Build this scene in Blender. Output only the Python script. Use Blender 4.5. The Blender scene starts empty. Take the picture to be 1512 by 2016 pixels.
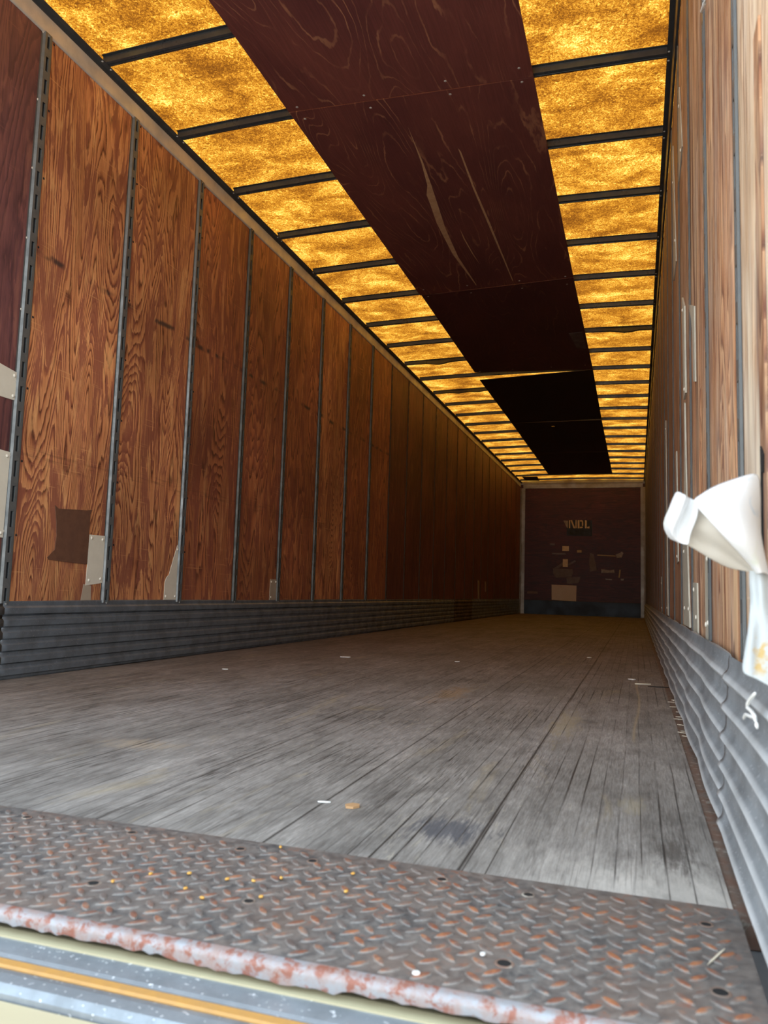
import bpy, bmesh, math, random
from mathutils import Matrix, Vector

random.seed(7)
scn = bpy.context.scene
COL = scn.collection

# ------------------------------------------------------------------ camera
F_PX, AX, AY, AZ = 1539.18, 0.1001, -0.0303, 0.3145
CAM = Vector((2.3417, 0.0, 0.3893))
cd = bpy.data.cameras.new('camera')
cam = bpy.data.objects.new('camera', cd)
COL.objects.link(cam)
rot = (Matrix.Rotation(AZ, 3, 'Z') @ Matrix.Rotation(AX, 3, 'X') @ Matrix.Rotation(AY, 3, 'Y'))
bm_rot = rot @ Matrix(((1, 0, 0), (0, 0, -1), (0, 1, 0)))   # blender camera looks down -Z
cam.matrix_world = Matrix.Translation(CAM) @ bm_rot.to_4x4()
cd.sensor_fit = 'AUTO'
cd.sensor_width = 36.0
cd.lens = F_PX / 2016 * 36.0
cd.clip_start = 0.02
cd.dof.use_dof = True
cd.dof.focus_distance = 4.5
cd.dof.aperture_fstop = 8.0
scn.camera = cam

# ------------------------------------------------------------------ light
SKY_STRENGTH = 2.7
SUN_STRENGTH = 5.0
EXPOSURE = 0.68
w = bpy.data.worlds.new('sky')
scn.world = w
w.use_nodes = True
wn = w.node_tree
wn.nodes.clear()
tc = wn.nodes.new('ShaderNodeTexCoord')
sp = wn.nodes.new('ShaderNodeSeparateXYZ')
rm = wn.nodes.new('ShaderNodeValToRGB')
rm.color_ramp.elements[0].position = 0.0
rm.color_ramp.elements[0].color = (1.0, 0.99, 0.97, 1)
rm.color_ramp.elements[1].position = 0.75
rm.color_ramp.elements[1].color = (0.66, 0.83, 1.0, 1)
bg = wn.nodes.new('ShaderNodeBackground')
bg.inputs['Strength'].default_value = SKY_STRENGTH
wo = wn.nodes.new('ShaderNodeOutputWorld')
wn.links.new(tc.outputs['Generated'], sp.inputs[0])
wn.links.new(sp.outputs['Z'], rm.inputs[0])
wn.links.new(rm.outputs[0], bg.inputs['Color'])
wn.links.new(bg.outputs[0], wo.inputs['Surface'])

sl = bpy.data.lights.new('sun', 'SUN')
sl.energy = SUN_STRENGTH
sl.color = (1.0, 0.95, 0.86)
sl.angle = math.radians(0.6)
sun = bpy.data.objects.new('sun', sl)
COL.objects.link(sun)
sun.rotation_euler = Vector((0.55, -0.12, -1.0)).to_track_quat('-Z', 'Y').to_euler()

vs = scn.view_settings
scn.display_settings.display_device = 'sRGB'
vs.view_transform = 'Standard'
vs.look = 'None'
vs.exposure = EXPOSURE
vs.gamma = 1.0
vs.use_curve_mapping = False

# ------------------------------------------------------------------ numbers of the place (metres)
W = 2.507            # clear width
YE = 16.497          # end wall
Y0 = 0.80            # rear opening
ZW = 2.661           # top of the plywood lining
ZC = 0.3055          # top of the scuff band
S = 0.6096           # bay
POST_L = 2.4654
POST_R = 1.395
BOW0 = 2.784
def arch(x): return 0.02 * (1 - ((x - W / 2) / (W / 2)) ** 2)

# ------------------------------------------------------------------ helpers
ORD = ['zeroth', 'first', 'second', 'third', 'fourth', 'fifth', 'sixth', 'seventh', 'eighth', 'ninth', 'tenth', 'eleventh',
       'twelfth', 'thirteenth', 'fourteenth', 'fifteenth', 'sixteenth', 'seventeenth', 'eighteenth', 'nineteenth', 'twentieth',
       'twenty-first', 'twenty-second', 'twenty-third', 'twenty-fourth', 'twenty-fifth', 'twenty-sixth', 'twenty-seventh']

def tag(o, label=None, cat=None, group=None, kind=None):
    if label: o['label'] = label
    if cat: o['category'] = cat
    if group: o['group'] = group
    if kind: o['kind'] = kind
    return o

def link(name, me, parent=None, mat=None, loc=(0, 0, 0)):
    o = bpy.data.objects.new(name, me)
    COL.objects.link(o)
    o.location = loc
    if mat is not None and me is not None:
        me.materials.append(mat)
    if parent is not None:
        o.parent = parent
    return o

def mesh(name, verts, faces, mat=None, parent=None, loc=(0, 0, 0), smooth=False, origin=None):
    """vertices in world metres; origin moves the object's own origin there"""
    if origin is not None:
        ov = Vector(origin)
        verts = [tuple(Vector(v) - ov) for v in verts]
        loc = tuple(ov)
    me = bpy.data.meshes.new(name)
    me.from_pydata([tuple(v) for v in verts], [], faces)
    bm = bmesh.new(); bm.from_mesh(me)
    bmesh.ops.recalc_face_normals(bm, faces=bm.faces)
    bm.to_mesh(me); bm.free()
    if smooth:
        for p in me.polygons: p.use_smooth = True
    return link(name, me, parent, mat, loc)

class MB:
    def __init__(s): s.v = []; s.f = []
    def add(s, vs, fs):
        b = len(s.v); s.v += [tuple(v) for v in vs]; s.f += [tuple(i + b for i in f) for f in fs]
        return s
    def box(s, x0, x1, y0, y1, z0, z1):
        vs = [(x, y, z) for x in (x0, x1) for y in (y0, y1) for z in (z0, z1)]
        return s.add(vs, [(0, 1, 3, 2), (4, 6, 7, 5), (0, 4, 5, 1), (2, 3, 7, 6), (0, 2, 6, 4), (1, 5, 7, 3)])
    def poly_prism(s, pts, d):
        """pts: 3d polygon, d: thickness vector"""
        n = len(pts); d = Vector(d)
        vs = [tuple(p) for p in pts] + [tuple(Vector(p) + d) for p in pts]
        fs = [tuple(range(n)), tuple(range(2 * n - 1, n - 1, -1))]
        fs += [(i, (i + 1) % n, (i + 1) % n + n, i + n) for i in range(n)]
        return s.add(vs, fs)
    def extrude(s, prof, a, b, axis):
        """closed profile of (p,q) swept between a and b along axis; other two axes in xyz order"""
        n = len(prof)
        def P(p, q, t):
            return {'x': (t, p, q), 'y': (p, t, q), 'z': (p, q, t)}[axis]
        vs = [P(p, q, a) for p, q in prof] + [P(p, q, b) for p, q in prof]
        fs = [tuple(range(n)), tuple(range(2 * n - 1, n - 1, -1))]
        fs += [(i, (i + 1) % n, (i + 1) % n + n, i + n) for i in range(n)]
        return s.add(vs, fs)
    def dome(s, c, nrm, r, h, n=8):
        nrm = Vector(nrm).normalized(); t = nrm.orthogonal().normalized(); b = nrm.cross(t); c = Vector(c)
        vs = []
        for k, (rr, hh) in enumerate(((1, 0), (0.85, 0.55), (0.45, 0.92))):
            for i in range(n):
                a = 2 * math.pi * i / n
                vs.append(c + (t * math.cos(a) + b * math.sin(a)) * r * rr + nrm * h * hh)
        vs.append(c + nrm * h)
        fs = []
        for k in range(2):
            for i in range(n):
                j = (i + 1) % n
                fs.append((k * n + i, k * n + j, (k + 1) * n + j, (k + 1) * n + i))
        for i in range(n): fs.append((2 * n + i, 2 * n + (i + 1) % n, 3 * n))
        fs.append(tuple(range(n - 1, -1, -1)))
        return s.add(vs, fs)
    def build(s, name, mat=None, parent=None, origin=None, smooth=False, loc=(0, 0, 0)):
        return mesh(name, s.v, s.f, mat, parent, loc, smooth, origin)

def copy_tree(root, loc):
    r = root.copy(); COL.objects.link(r); r.location = loc
    for ch in list(root.children):
        c = ch.copy(); COL.objects.link(c); c.parent = r
    return r

# ------------------------------------------------------------------ materials
class NT:
    def __init__(s, name):
        s.m = bpy.data.materials.new(name); s.m.use_nodes = True
        s.t = s.m.node_tree; s.t.nodes.clear()
        s.out = s.t.nodes.new('ShaderNodeOutputMaterial')
    def n(s, typ, **kw):
        nd = s.t.nodes.new(typ)
        for k, v in kw.items(): setattr(nd, k, v)
        return nd
    def l(s, a, b): s.t.links.new(a, b)
    def val(s, x, sock):
        if hasattr(x, 'is_output'): s.l(x, sock)
        else: sock.default_value = x
    def math(s, op, a, b=0.0, c=None, clamp=False):
        nd = s.n('ShaderNodeMath', operation=op, use_clamp=clamp)
        s.val(a, nd.inputs[0]); s.val(b, nd.inputs[1])
        if c is not None: s.val(c, nd.inputs[2])
        return nd.outputs[0]
    def pos(s):
        return s.n('ShaderNodeNewGeometry').outputs['Position']
    def sep(s, v):
        nd = s.n('ShaderNodeSeparateXYZ'); s.l(v, nd.inputs[0]); return nd.outputs
    def comb(s, x, y, z):
        nd = s.n('ShaderNodeCombineXYZ'); s.val(x, nd.inputs[0]); s.val(y, nd.inputs[1]); s.val(z, nd.inputs[2]); return nd.outputs[0]
    def noise(s, vec, scale=1.0, detail=2.0, rough=0.5, dist=0.0):
        nd = s.n('ShaderNodeTexNoise')
        s.l(vec, nd.inputs['Vector']); nd.inputs['Scale'].default_value = scale
        nd.inputs['Detail'].default_value = detail; nd.inputs['Roughness'].default_value = rough
        nd.inputs['Distortion'].default_value = dist
        return nd.outputs['Fac']
    def ramp(s, fac, stops, interp='LINEAR'):
        nd = s.n('ShaderNodeValToRGB'); s.val(fac, nd.inputs[0]); r = nd.color_ramp; r.interpolation = interp
        while len(r.elements) < len(stops): r.elements.new(0.5)
        for e, (p, c) in zip(r.elements, stops):
            e.position = p
            e.color = (c[0], c[1], c[2], 1) if isinstance(c, (tuple, list)) else (c, c, c, 1)
        return nd.outputs[0]
    def mix(s, fac, a, b, mode='MIX'):
        nd = s.n('ShaderNodeMix', data_type='RGBA', blend_type=mode)
        s.val(fac, nd.inputs[0])
        for x, k in ((a, 6), (b, 7)):
            if isinstance(x, (tuple, list)): nd.inputs[k].default_value = (x[0], x[1], x[2], 1)
            else: s.l(x, nd.inputs[k])
        return nd.outputs[2]
    def bump(s, h, strength=0.3, dist=0.002):
        nd = s.n('ShaderNodeBump'); s.l(h, nd.inputs['Height'])
        nd.inputs['Strength'].default_value = strength; nd.inputs['Distance'].default_value = dist
        return nd.outputs[0]
    def bsdf(s, color, rough=0.5, metal=0.0, normal=None, spec=0.5, alpha=None):
        nd = s.n('ShaderNodeBsdfPrincipled')
        if isinstance(color, (tuple, list)): nd.inputs['Base Color'].default_value = (color[0], color[1], color[2], 1)
        else: s.l(color, nd.inputs['Base Color'])
        s.val(rough, nd.inputs['Roughness']); s.val(metal, nd.inputs['Metallic'])
        nd.inputs['Specular IOR Level'].default_value = spec
        if normal is not None: s.l(normal, nd.inputs['Normal'])
        s.l(nd.outputs[0], s.out.inputs['Surface'])
        return nd

def plywood(name, uv, stops, lightc, coat, coat_amt=0.6, coat_thr=(0.5, 0.62), rings=34, su=4.2, sv=0.5, lin=9.0,
            rough=0.5, spec=0.4, dust=None, scuff=False, band=None):
    """rotary-cut veneer: contour lines of a stretched noise field. uv = indices of (across, along) axes"""
    t = NT(name)
    x = t.sep(t.pos())
    u, v = x[uv[0]], x[uv[1]]
    rnd = t.n('ShaderNodeObjectInfo').outputs['Random']
    off = t.math('MULTIPLY', rnd, 53.0)
    wob = t.noise(t.comb(t.math('MULTIPLY', u, 30.0), t.math('MULTIPLY', v, 5.0), off), 1.0, 3.0, 0.6)
    fld = t.noise(t.comb(t.math('MULTIPLY', u, su), t.math('MULTIPLY', v, sv), off), 1.0, 1.5, 0.4, 0.4)
    ring = t.math('ADD', t.math('MULTIPLY', fld, float(rings)), t.math('MULTIPLY', u, lin))
    ring = t.math('ADD', ring, t.math('MULTIPLY', wob, 1.5))
    fr = t.math('FRACT', ring)
    col = t.ramp(fr, stops)
    # flat-cut pale patches and fine streaks
    streak = t.noise(t.comb(t.math('MULTIPLY', u, 260.0), t.math('MULTIPLY', v, 7.0), off), 1.0, 3.0, 0.65)
    col = t.mix(0.55, col, t.ramp(streak, [(0.28, 0.45), (0.72, 1.5)]), 'MULTIPLY')
    pat = t.noise(t.comb(t.math('MULTIPLY', u, 22.0), t.math('MULTIPLY', v, 3.2), off), 1.0, 4.0, 0.62, 0.6)
    col = t.mix(t.ramp(pat, [(0.54, 0.0), (0.66, 0.75)]), col, lightc)
    c = t.noise(t.comb(t.math('MULTIPLY', u, 17.0), t.math('MULTIPLY', v, 2.4), t.math('ADD', off, 9.0)), 1.0, 5.0, 0.66, 0.6)
    c = t.math('ADD', c, t.math('MULTIPLY', t.math('SUBTRACT', fr, 0.5), 0.09))
    col = t.mix(t.ramp(c, [(coat_thr[0], 0.0), (coat_thr[1], coat_amt)]), col, coat)
    big = t.noise(t.comb(t.math('MULTIPLY', u, 1.6), t.math('MULTIPLY', v, 1.1), t.math('ADD', off, 3.0)), 1.0, 3.0, 0.5)
    col = t.mix(1.0, col, t.ramp(big, [(0.3, 0.68), (0.72, 1.25)]), 'MULTIPLY')
    # cross scratches
    scr = t.noise(t.comb(t.math('MULTIPLY', u, 5.0), t.math('MULTIPLY', v, 130.0), off), 1.0, 2.0, 0.6)
    scm = t.noise(t.comb(t.math('MULTIPLY', u, 5.0), t.math('MULTIPLY', v, 5.0), t.math('ADD', off, 21.0)), 1.0, 2.0, 0.5)
    sc = t.math('MULTIPLY', t.ramp(scr, [(0.62, 0.0), (0.7, 1.0)]), t.ramp(scm, [(0.5, 0.0), (0.62, 0.45)]))
    col = t.mix(sc, col, lightc)
    if scuff:   # long black rub line left by cargo, at 1.73 m
        zz = t.math('ADD', v, t.math('MULTIPLY', t.noise(t.comb(t.math('MULTIPLY', u, 3.0), 0.0, 0.0), 1.0, 2.0), 0.06))
        d = t.math('ABSOLUTE', t.math('SUBTRACT', zz, 1.76))
        m = t.math('MULTIPLY', t.ramp(d, [(0.006, 1.0), (0.018, 0.0)]),
                   t.ramp(t.noise(t.comb(t.math('MULTIPLY', u, 6.0), t.math('MULTIPLY', v, 4.0), 2.0), 1.0, 3.0, 0.7), [(0.47, 0.0), (0.58, 0.85)]))
        col = t.mix(m, col, (0.025, 0.025, 0.03))
        # second broader scrape at knee height
        d2 = t.math('ABSOLUTE', t.math('SUBTRACT', zz, 0.93))
        m2 = t.math('MULTIPLY', t.ramp(d2, [(0.0, 1.0), (0.05, 0.0)]),
                    t.ramp(t.noise(t.comb(t.math('MULTIPLY', u, 4.0), t.math('MULTIPLY', v, 60.0), 5.0), 1.0, 3.0, 0.7), [(0.5, 0.0), (0.62, 0.4)]))
        col = t.mix(m2, col, (0.09, 0.045, 0.025))
    if dust is not None:
        ds = t.noise(t.comb(t.math('MULTIPLY', u, 11.0), t.math('MULTIPLY', v, 2.4), t.math('ADD', off, 30.0)), 1.0, 4.0, 0.65)
        col = t.mix(t.ramp(ds, [(0.42, 0.0), (0.7, dust[1])]), col, dust[0])
    if band:
        bn = t.noise(t.comb(t.math('MULTIPLY', u, 8.0), t.math('MULTIPLY', v, 0.35), t.math('ADD', off, 40.0)), 1.0, 4.0, 0.7, 0.2)
        col = t.mix(1.0, col, t.ramp(bn, [(0.32, band[0]), (0.68, band[1])]), 'MULTIPLY')
        kn = t.noise(t.comb(t.math('MULTIPLY', u, 26.0), t.math('MULTIPLY', v, 1.1), t.math('ADD', off, 44.0)), 1.0, 3.0, 0.6, 0.3)
        col = t.mix(t.ramp(kn, [(0.58, 0.0), (0.66, 0.75)]), col, (0.12, 0.045, 0.028))
        col = t.mix(t.ramp(kn, [(0.34, 0.75), (0.42, 0.0)]), col, lightc)
    h = t.math('ADD', t.math('MULTIPLY', fr, 0.6), streak)
    t.bsdf(col, t.ramp(streak, [(0.3, rough - 0.1), (0.7, rough + 0.12)]), 0.0, t.bump(h, 0.25, 0.0015), spec)
    return t.m

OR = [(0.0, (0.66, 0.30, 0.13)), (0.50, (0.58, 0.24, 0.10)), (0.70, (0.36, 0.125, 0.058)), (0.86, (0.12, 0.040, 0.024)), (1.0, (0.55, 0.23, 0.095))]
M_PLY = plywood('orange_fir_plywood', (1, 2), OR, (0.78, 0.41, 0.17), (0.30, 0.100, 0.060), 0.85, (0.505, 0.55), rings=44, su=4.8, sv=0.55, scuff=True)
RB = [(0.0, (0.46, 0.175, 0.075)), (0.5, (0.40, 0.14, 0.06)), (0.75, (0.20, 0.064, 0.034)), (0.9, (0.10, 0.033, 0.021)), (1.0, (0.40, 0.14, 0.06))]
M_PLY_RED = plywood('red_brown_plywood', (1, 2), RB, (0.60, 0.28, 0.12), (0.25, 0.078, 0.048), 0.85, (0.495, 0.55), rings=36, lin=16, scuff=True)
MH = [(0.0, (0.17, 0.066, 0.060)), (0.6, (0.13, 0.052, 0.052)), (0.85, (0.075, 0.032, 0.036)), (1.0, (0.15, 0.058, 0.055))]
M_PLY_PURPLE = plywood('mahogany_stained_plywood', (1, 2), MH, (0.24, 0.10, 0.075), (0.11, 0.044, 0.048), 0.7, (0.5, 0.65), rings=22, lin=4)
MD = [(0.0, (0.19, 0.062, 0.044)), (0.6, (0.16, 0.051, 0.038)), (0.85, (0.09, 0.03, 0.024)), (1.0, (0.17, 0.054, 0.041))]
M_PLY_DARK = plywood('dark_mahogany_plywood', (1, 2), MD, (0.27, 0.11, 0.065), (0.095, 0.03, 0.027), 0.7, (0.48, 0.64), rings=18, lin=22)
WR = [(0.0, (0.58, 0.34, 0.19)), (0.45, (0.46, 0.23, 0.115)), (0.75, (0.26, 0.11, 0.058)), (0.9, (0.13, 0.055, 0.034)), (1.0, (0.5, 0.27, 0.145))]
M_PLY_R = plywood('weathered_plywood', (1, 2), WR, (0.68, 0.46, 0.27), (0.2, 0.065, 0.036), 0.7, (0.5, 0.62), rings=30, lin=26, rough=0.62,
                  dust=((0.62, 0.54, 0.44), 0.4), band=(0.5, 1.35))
M_PLY_RB = plywood('daylit_bleached_plywood', (1, 2), [(0.0, (0.72, 0.52, 0.34)), (0.5, (0.66, 0.45, 0.28)), (0.85, (0.42, 0.24, 0.14)), (1.0, (0.66, 0.45, 0.28))], (0.85, 0.70, 0.50), (0.42, 0.22, 0.13), 0.5, (0.52, 0.66), rings=24, lin=20, rough=0.65, dust=((0.8, 0.72, 0.6), 0.6), band=(0.72, 1.2))  # bleached doorway panel, with overexposed daylight painted into its colour
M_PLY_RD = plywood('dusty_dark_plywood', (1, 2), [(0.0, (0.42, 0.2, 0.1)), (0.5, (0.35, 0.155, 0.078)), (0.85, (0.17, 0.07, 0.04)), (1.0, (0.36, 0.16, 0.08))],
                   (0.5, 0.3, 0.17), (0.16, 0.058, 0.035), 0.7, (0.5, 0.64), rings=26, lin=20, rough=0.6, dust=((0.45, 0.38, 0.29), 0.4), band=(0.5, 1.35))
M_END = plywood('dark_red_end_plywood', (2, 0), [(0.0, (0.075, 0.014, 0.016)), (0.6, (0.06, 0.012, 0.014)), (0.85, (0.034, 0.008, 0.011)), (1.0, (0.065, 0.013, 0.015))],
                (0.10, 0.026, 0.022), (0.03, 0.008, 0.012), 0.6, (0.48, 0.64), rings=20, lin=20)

def board_mat(name, base, line, dark):
    t = NT(name)
    x = t.sep(t.pos()); u, v = x[0], x[1]
    rnd = t.n('ShaderNodeObjectInfo').outputs['Random']; off = t.math('MULTIPLY', rnd, 31.0)
    fld = t.noise(t.comb(t.math('MULTIPLY', u, 2.6), t.math('MULTIPLY', v, 0.42), off), 1.0, 1.5, 0.4, 0.5)
    wob = t.noise(t.comb(t.math('MULTIPLY', u, 22.0), t.math('MULTIPLY', v, 6.0), off), 1.0, 3.0, 0.6)
    ring = t.math('ADD', t.math('ADD', t.math('MULTIPLY', fld, 26.0), t.math('MULTIPLY', u, 5.0)), t.math('MULTIPLY', wob, 0.8))
    fr = t.math('FRACT', ring)
    thin = t.ramp(t.math('ABSOLUTE', t.math('SUBTRACT', fr, 0.5)), [(0.035, 1.0), (0.085, 0.0)])
    brk = t.noise(t.comb(t.math('MULTIPLY', u, 9.0), t.math('MULTIPLY', v, 3.0), t.math('ADD', off, 4.0)), 1.0, 3.0, 0.6)
    m = t.math('MULTIPLY', thin, t.ramp(brk, [(0.44, 0.05), (0.66, 0.6)]))
    blot = t.noise(t.comb(t.math('MULTIPLY', u, 3.0), t.math('MULTIPLY', v, 1.2), t.math('ADD', off, 8.0)), 1.0, 4.0, 0.6)
    col = t.mix(t.ramp(blot, [(0.35, 0.0), (0.65, 1.0)]), base, dark)
    st = t.noise(t.comb(t.math('MULTIPLY', u, 160.0), t.math('MULTIPLY', v, 5.0), off), 1.0, 3.0, 0.6)
    col = t.mix(0.4, col, t.ramp(st, [(0.3, 0.6), (0.7, 1.35)]), 'MULTIPLY')
    col = t.mix(m, col, line)
    t.bsdf(col, 0.5, 0.0, t.bump(st, 0.1, 0.001), 0.35)
    return t.m
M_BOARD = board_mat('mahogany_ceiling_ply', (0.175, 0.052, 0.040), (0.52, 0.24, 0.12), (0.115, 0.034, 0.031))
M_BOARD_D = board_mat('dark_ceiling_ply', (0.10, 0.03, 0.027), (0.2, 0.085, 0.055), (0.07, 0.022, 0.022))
M_BOARD_K = board_mat('blackish_ceiling_ply', (0.018, 0.007, 0.009), (0.03, 0.013, 0.012), (0.012, 0.005, 0.008))  # near-black board colours

def roof_mat():
    t = NT('amber_fibreglass_roof')
    p = t.pos()
    x = t.sep(p)
    n1 = t.noise(p, 48.0, 4.0, 0.85, 1.8)
    n2 = t.noise(p, 130.0, 3.0, 0.7, 0.8)
    n3 = t.noise(t.comb(t.math('MULTIPLY', x[0], 3.4), t.math('MULTIPLY', x[1], 5.0), 0.0), 1.0, 4.0, 0.6, 0.5)
    s_ = t.math('ADD', t.math('MULTIPLY', n1, 0.7), t.math('MULTIPLY', n2, 0.3))
    s_ = t.math('ADD', s_, t.math('MULTIPLY', t.math('SUBTRACT', n3, 0.5), 0.5))
    col = t.ramp(s_, [(0.38, (0.055, 0.017, 0.002)), (0.46, (0.115, 0.038, 0.003)), (0.53, (0.20, 0.077, 0.006)), (0.60, (0.33, 0.165, 0.020)), (0.69, (0.52, 0.35, 0.09))])
    tr = t.n('ShaderNodeBsdfTranslucent'); t.l(col, tr.inputs['Color'])
    df = t.n('ShaderNodeBsdfDiffuse'); t.l(t.mix(1.0, col, (0.5, 0.5, 0.5), 'MULTIPLY'), df.inputs['Color'])
    ad = t.n('ShaderNodeMixShader'); ad.inputs[0].default_value = 0.12
    t.l(tr.outputs[0], ad.inputs[1]); t.l(df.outputs[0], ad.inputs[2])
    t.l(ad.outputs[0], t.out.inputs['Surface'])
    return t.m
M_ROOF = roof_mat()

def metal(name, c, rough, met, c2=None, sc=14.0, amt=0.6, rust=None, thr=(0.56, 0.66), speck=None, bump=0.12):
    t = NT(name); p = t.pos()
    col = c
    n = t.noise(p, sc, 5.0, 0.62)
    if c2: col = t.mix(t.ramp(n, [(0.4, 0.0), (0.62, amt)]), c, c2)
    if rust: 
        r = t.noise(p, sc * 1.7, 5.0, 0.7, 0.4)
        col = t.mix(t.ramp(r, [(thr[0], 0.0), (thr[1], 0.9)]), col, rust)
    if speck:
        q = t.noise(p, 160.0, 2.0, 0.5)
        col = t.mix(t.ramp(q, [(0.66, 0.0), (0.7, 0.8)]), col, speck)
    t.bsdf(col, t.ramp(n, [(0.35, rough - 0.1), (0.65, rough + 0.12)]), met, t.bump(n, bump, 0.002))
    return t.m
M_POST = metal('galvanised_post_steel', (0.15, 0.158, 0.155), 0.42, 0.35, (0.10, 0.11, 0.115), 18)
M_POST2 = metal('dimmed_post_steel', (0.085, 0.085, 0.075), 0.55, 0.2, (0.055, 0.058, 0.055), 12)  # darker copy for deeper posts, light falloff painted in
M_POSTD = metal('brown_far_post', (0.075, 0.045, 0.032), 0.6, 0.1, (0.05, 0.04, 0.035), 9)  # browner, darker colour for the far posts
M_POSTBK = metal('post_inside_shadow_grey', (0.02, 0.024, 0.028), 0.7, 0.2)
M_BOW = metal('dark_bow_steel', (0.040, 0.047, 0.052), 0.35, 0.1, (0.02, 0.024, 0.027), 20)
M_RAIL = metal('dull_aluminium', (0.60, 0.56, 0.50), 0.42, 0.3, (0.46, 0.43, 0.38), 9)
M_FLANGE = metal('shaded_rail_metal', (0.06, 0.064, 0.065), 0.4, 0.3, (0.04, 0.043, 0.045), 14)  # dark copy of the rail metal, its underside shade painted in
M_RIV = metal('rivet_grey', (0.62, 0.6, 0.55), 0.4, 0.4)
M_SCUFF_L = metal('dimmed_galvanised_steel', (0.17, 0.20, 0.23), 0.4, 0.4, (0.11, 0.12, 0.13), 10, 0.7, None, speck=(0.3, 0.31, 0.32))  # same steel as the right band, dimmer left-side light painted in
M_SCUFF_B = metal('brown_stained_steel', (0.12, 0.085, 0.065), 0.5, 0.5, (0.07, 0.075, 0.08), 7, 0.7)
def scuff_r_mat():
    t = NT('worn_galvanised_steel'); p = t.pos()
    at = t.n('ShaderNodeAttribute'); at.attribute_name = 'rib'
    n = t.noise(p, 9.0, 5.0, 0.62)
    flat = t.mix(t.ramp(n, [(0.38, 0.0), (0.64, 1.0)]), (0.36, 0.395, 0.42), (0.22, 0.24, 0.255))     # dirty flats, the darker lows between ridges painted in
    crest = t.mix(t.ramp(n, [(0.38, 0.0), (0.64, 0.8)]), (0.78, 0.82, 0.84), (0.56, 0.59, 0.60))       # crests: wear plus ridge highlights painted in
    col = t.mix(t.ramp(at.outputs['Fac'], [(0.5, 0.0), (0.95, 1.0)]), flat, crest)
    q = t.noise(p, 160.0, 2.0, 0.5)
    col = t.mix(t.ramp(q, [(0.64, 0.0), (0.69, 0.7)]), col, (0.68, 0.7, 0.72))
    t.bsdf(col, 0.36, 0.3)
    return t.m
M_SCUFF_R = scuff_r_mat()
M_CREAM = metal('cream_painted_sheet', (0.68, 0.64, 0.53), 0.55, 0.0, (0.60, 0.56, 0.46), 9)
M_TAN = metal('tan_patch_sheet', (0.40, 0.33, 0.25), 0.6, 0.0, (0.36, 0.29, 0.21), 9)
M_CREAMRIV = metal('cream_rivet', (0.74, 0.70, 0.6), 0.45, 0.0)
M_GREYSTRIP = metal('greyed_cream_strip', (0.50, 0.47, 0.38), 0.55, 0.0, (0.36, 0.34, 0.28), 11)
M_BROWN = metal('brown_hardboard', (0.135, 0.062, 0.036), 0.6, 0.0, (0.11, 0.048, 0.028), 25, 0.8)
M_ENDRAIL = metal('end_trim_aluminium', (0.33, 0.31, 0.28), 0.5, 0.45, (0.2, 0.19, 0.17), 6)
M_KICK = metal('blue_black_kick_steel', (0.016, 0.03, 0.048), 0.5, 0.25, (0.01, 0.016, 0.026), 4)
M_NAVY = metal('navy_paint', (0.010, 0.013, 0.022), 0.6, 0.0)
M_LETTER = metal('tan_letter', (0.62, 0.47, 0.28), 0.6, 0.0, (0.46, 0.34, 0.2), 20)
M_TAPE = metal('grey_tape_residue', (0.14, 0.10, 0.085), 0.6, 0.0, (0.09, 0.06, 0.055), 14)
M_TAPEL = metal('pale_tape_residue', (0.30, 0.25, 0.2), 0.6, 0.0, (0.12, 0.09, 0.075), 22)
M_YEL = metal('yellow_label_paper', (0.36, 0.25, 0.1), 0.6, 0.0)
M_VENEER = metal('bare_tan_veneer', (0.55, 0.32, 0.16), 0.6, 0.0, (0.44, 0.24, 0.12), 30)
M_RUSTSTRIP = metal('rusty_edge_angle', (0.17, 0.13, 0.105), 0.75, 0.1, (0.20, 0.10, 0.065), 26, 0.7, (0.34, 0.31, 0.26), (0.55, 0.64))
M_SPLINT = metal('pale_splinter_wood', (0.62, 0.55, 0.42), 0.7, 0.0)
M_WHITE = metal('white_scrap', (0.75, 0.75, 0.72), 0.6, 0.0)
M_CHIP = metal('tan_wood_chip', (0.45, 0.27, 0.13), 0.7, 0.0)
M_CORN = metal('yellow_corn', (0.62, 0.36, 0.08), 0.45, 0.0, (0.5, 0.22, 0.03), 150)
M_HOLE = metal('bolt_hole_black', (0.006, 0.006, 0.006), 0.9, 0.0)
M_GALV = metal('weathered_galvanised_sill', (0.27, 0.30, 0.325), 0.42, 0.35, (0.18, 0.2, 0.215), 16, 0.8, None, speck=(0.8, 0.82, 0.84))
M_ORANGE = metal('orange_seal', (0.46, 0.24, 0.06), 0.6, 0.0, (0.36, 0.2, 0.07), 40)
M_CREAMBAR = metal('cream_bumper_paint', (0.47, 0.41, 0.26), 0.6, 0.0, (0.42, 0.36, 0.24), 8)
M_SEAL = metal('cream_sealant', (0.36, 0.32, 0.2), 0.6, 0.0)
M_SHELL = metal('outer_skin', (0.3, 0.3, 0.3), 0.6, 0.0)
M_GROUND = metal('pale_bounce_ground', (0.47, 0.45, 0.42), 0.85, 0.0, (0.40, 0.385, 0.36), 0.8)

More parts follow.
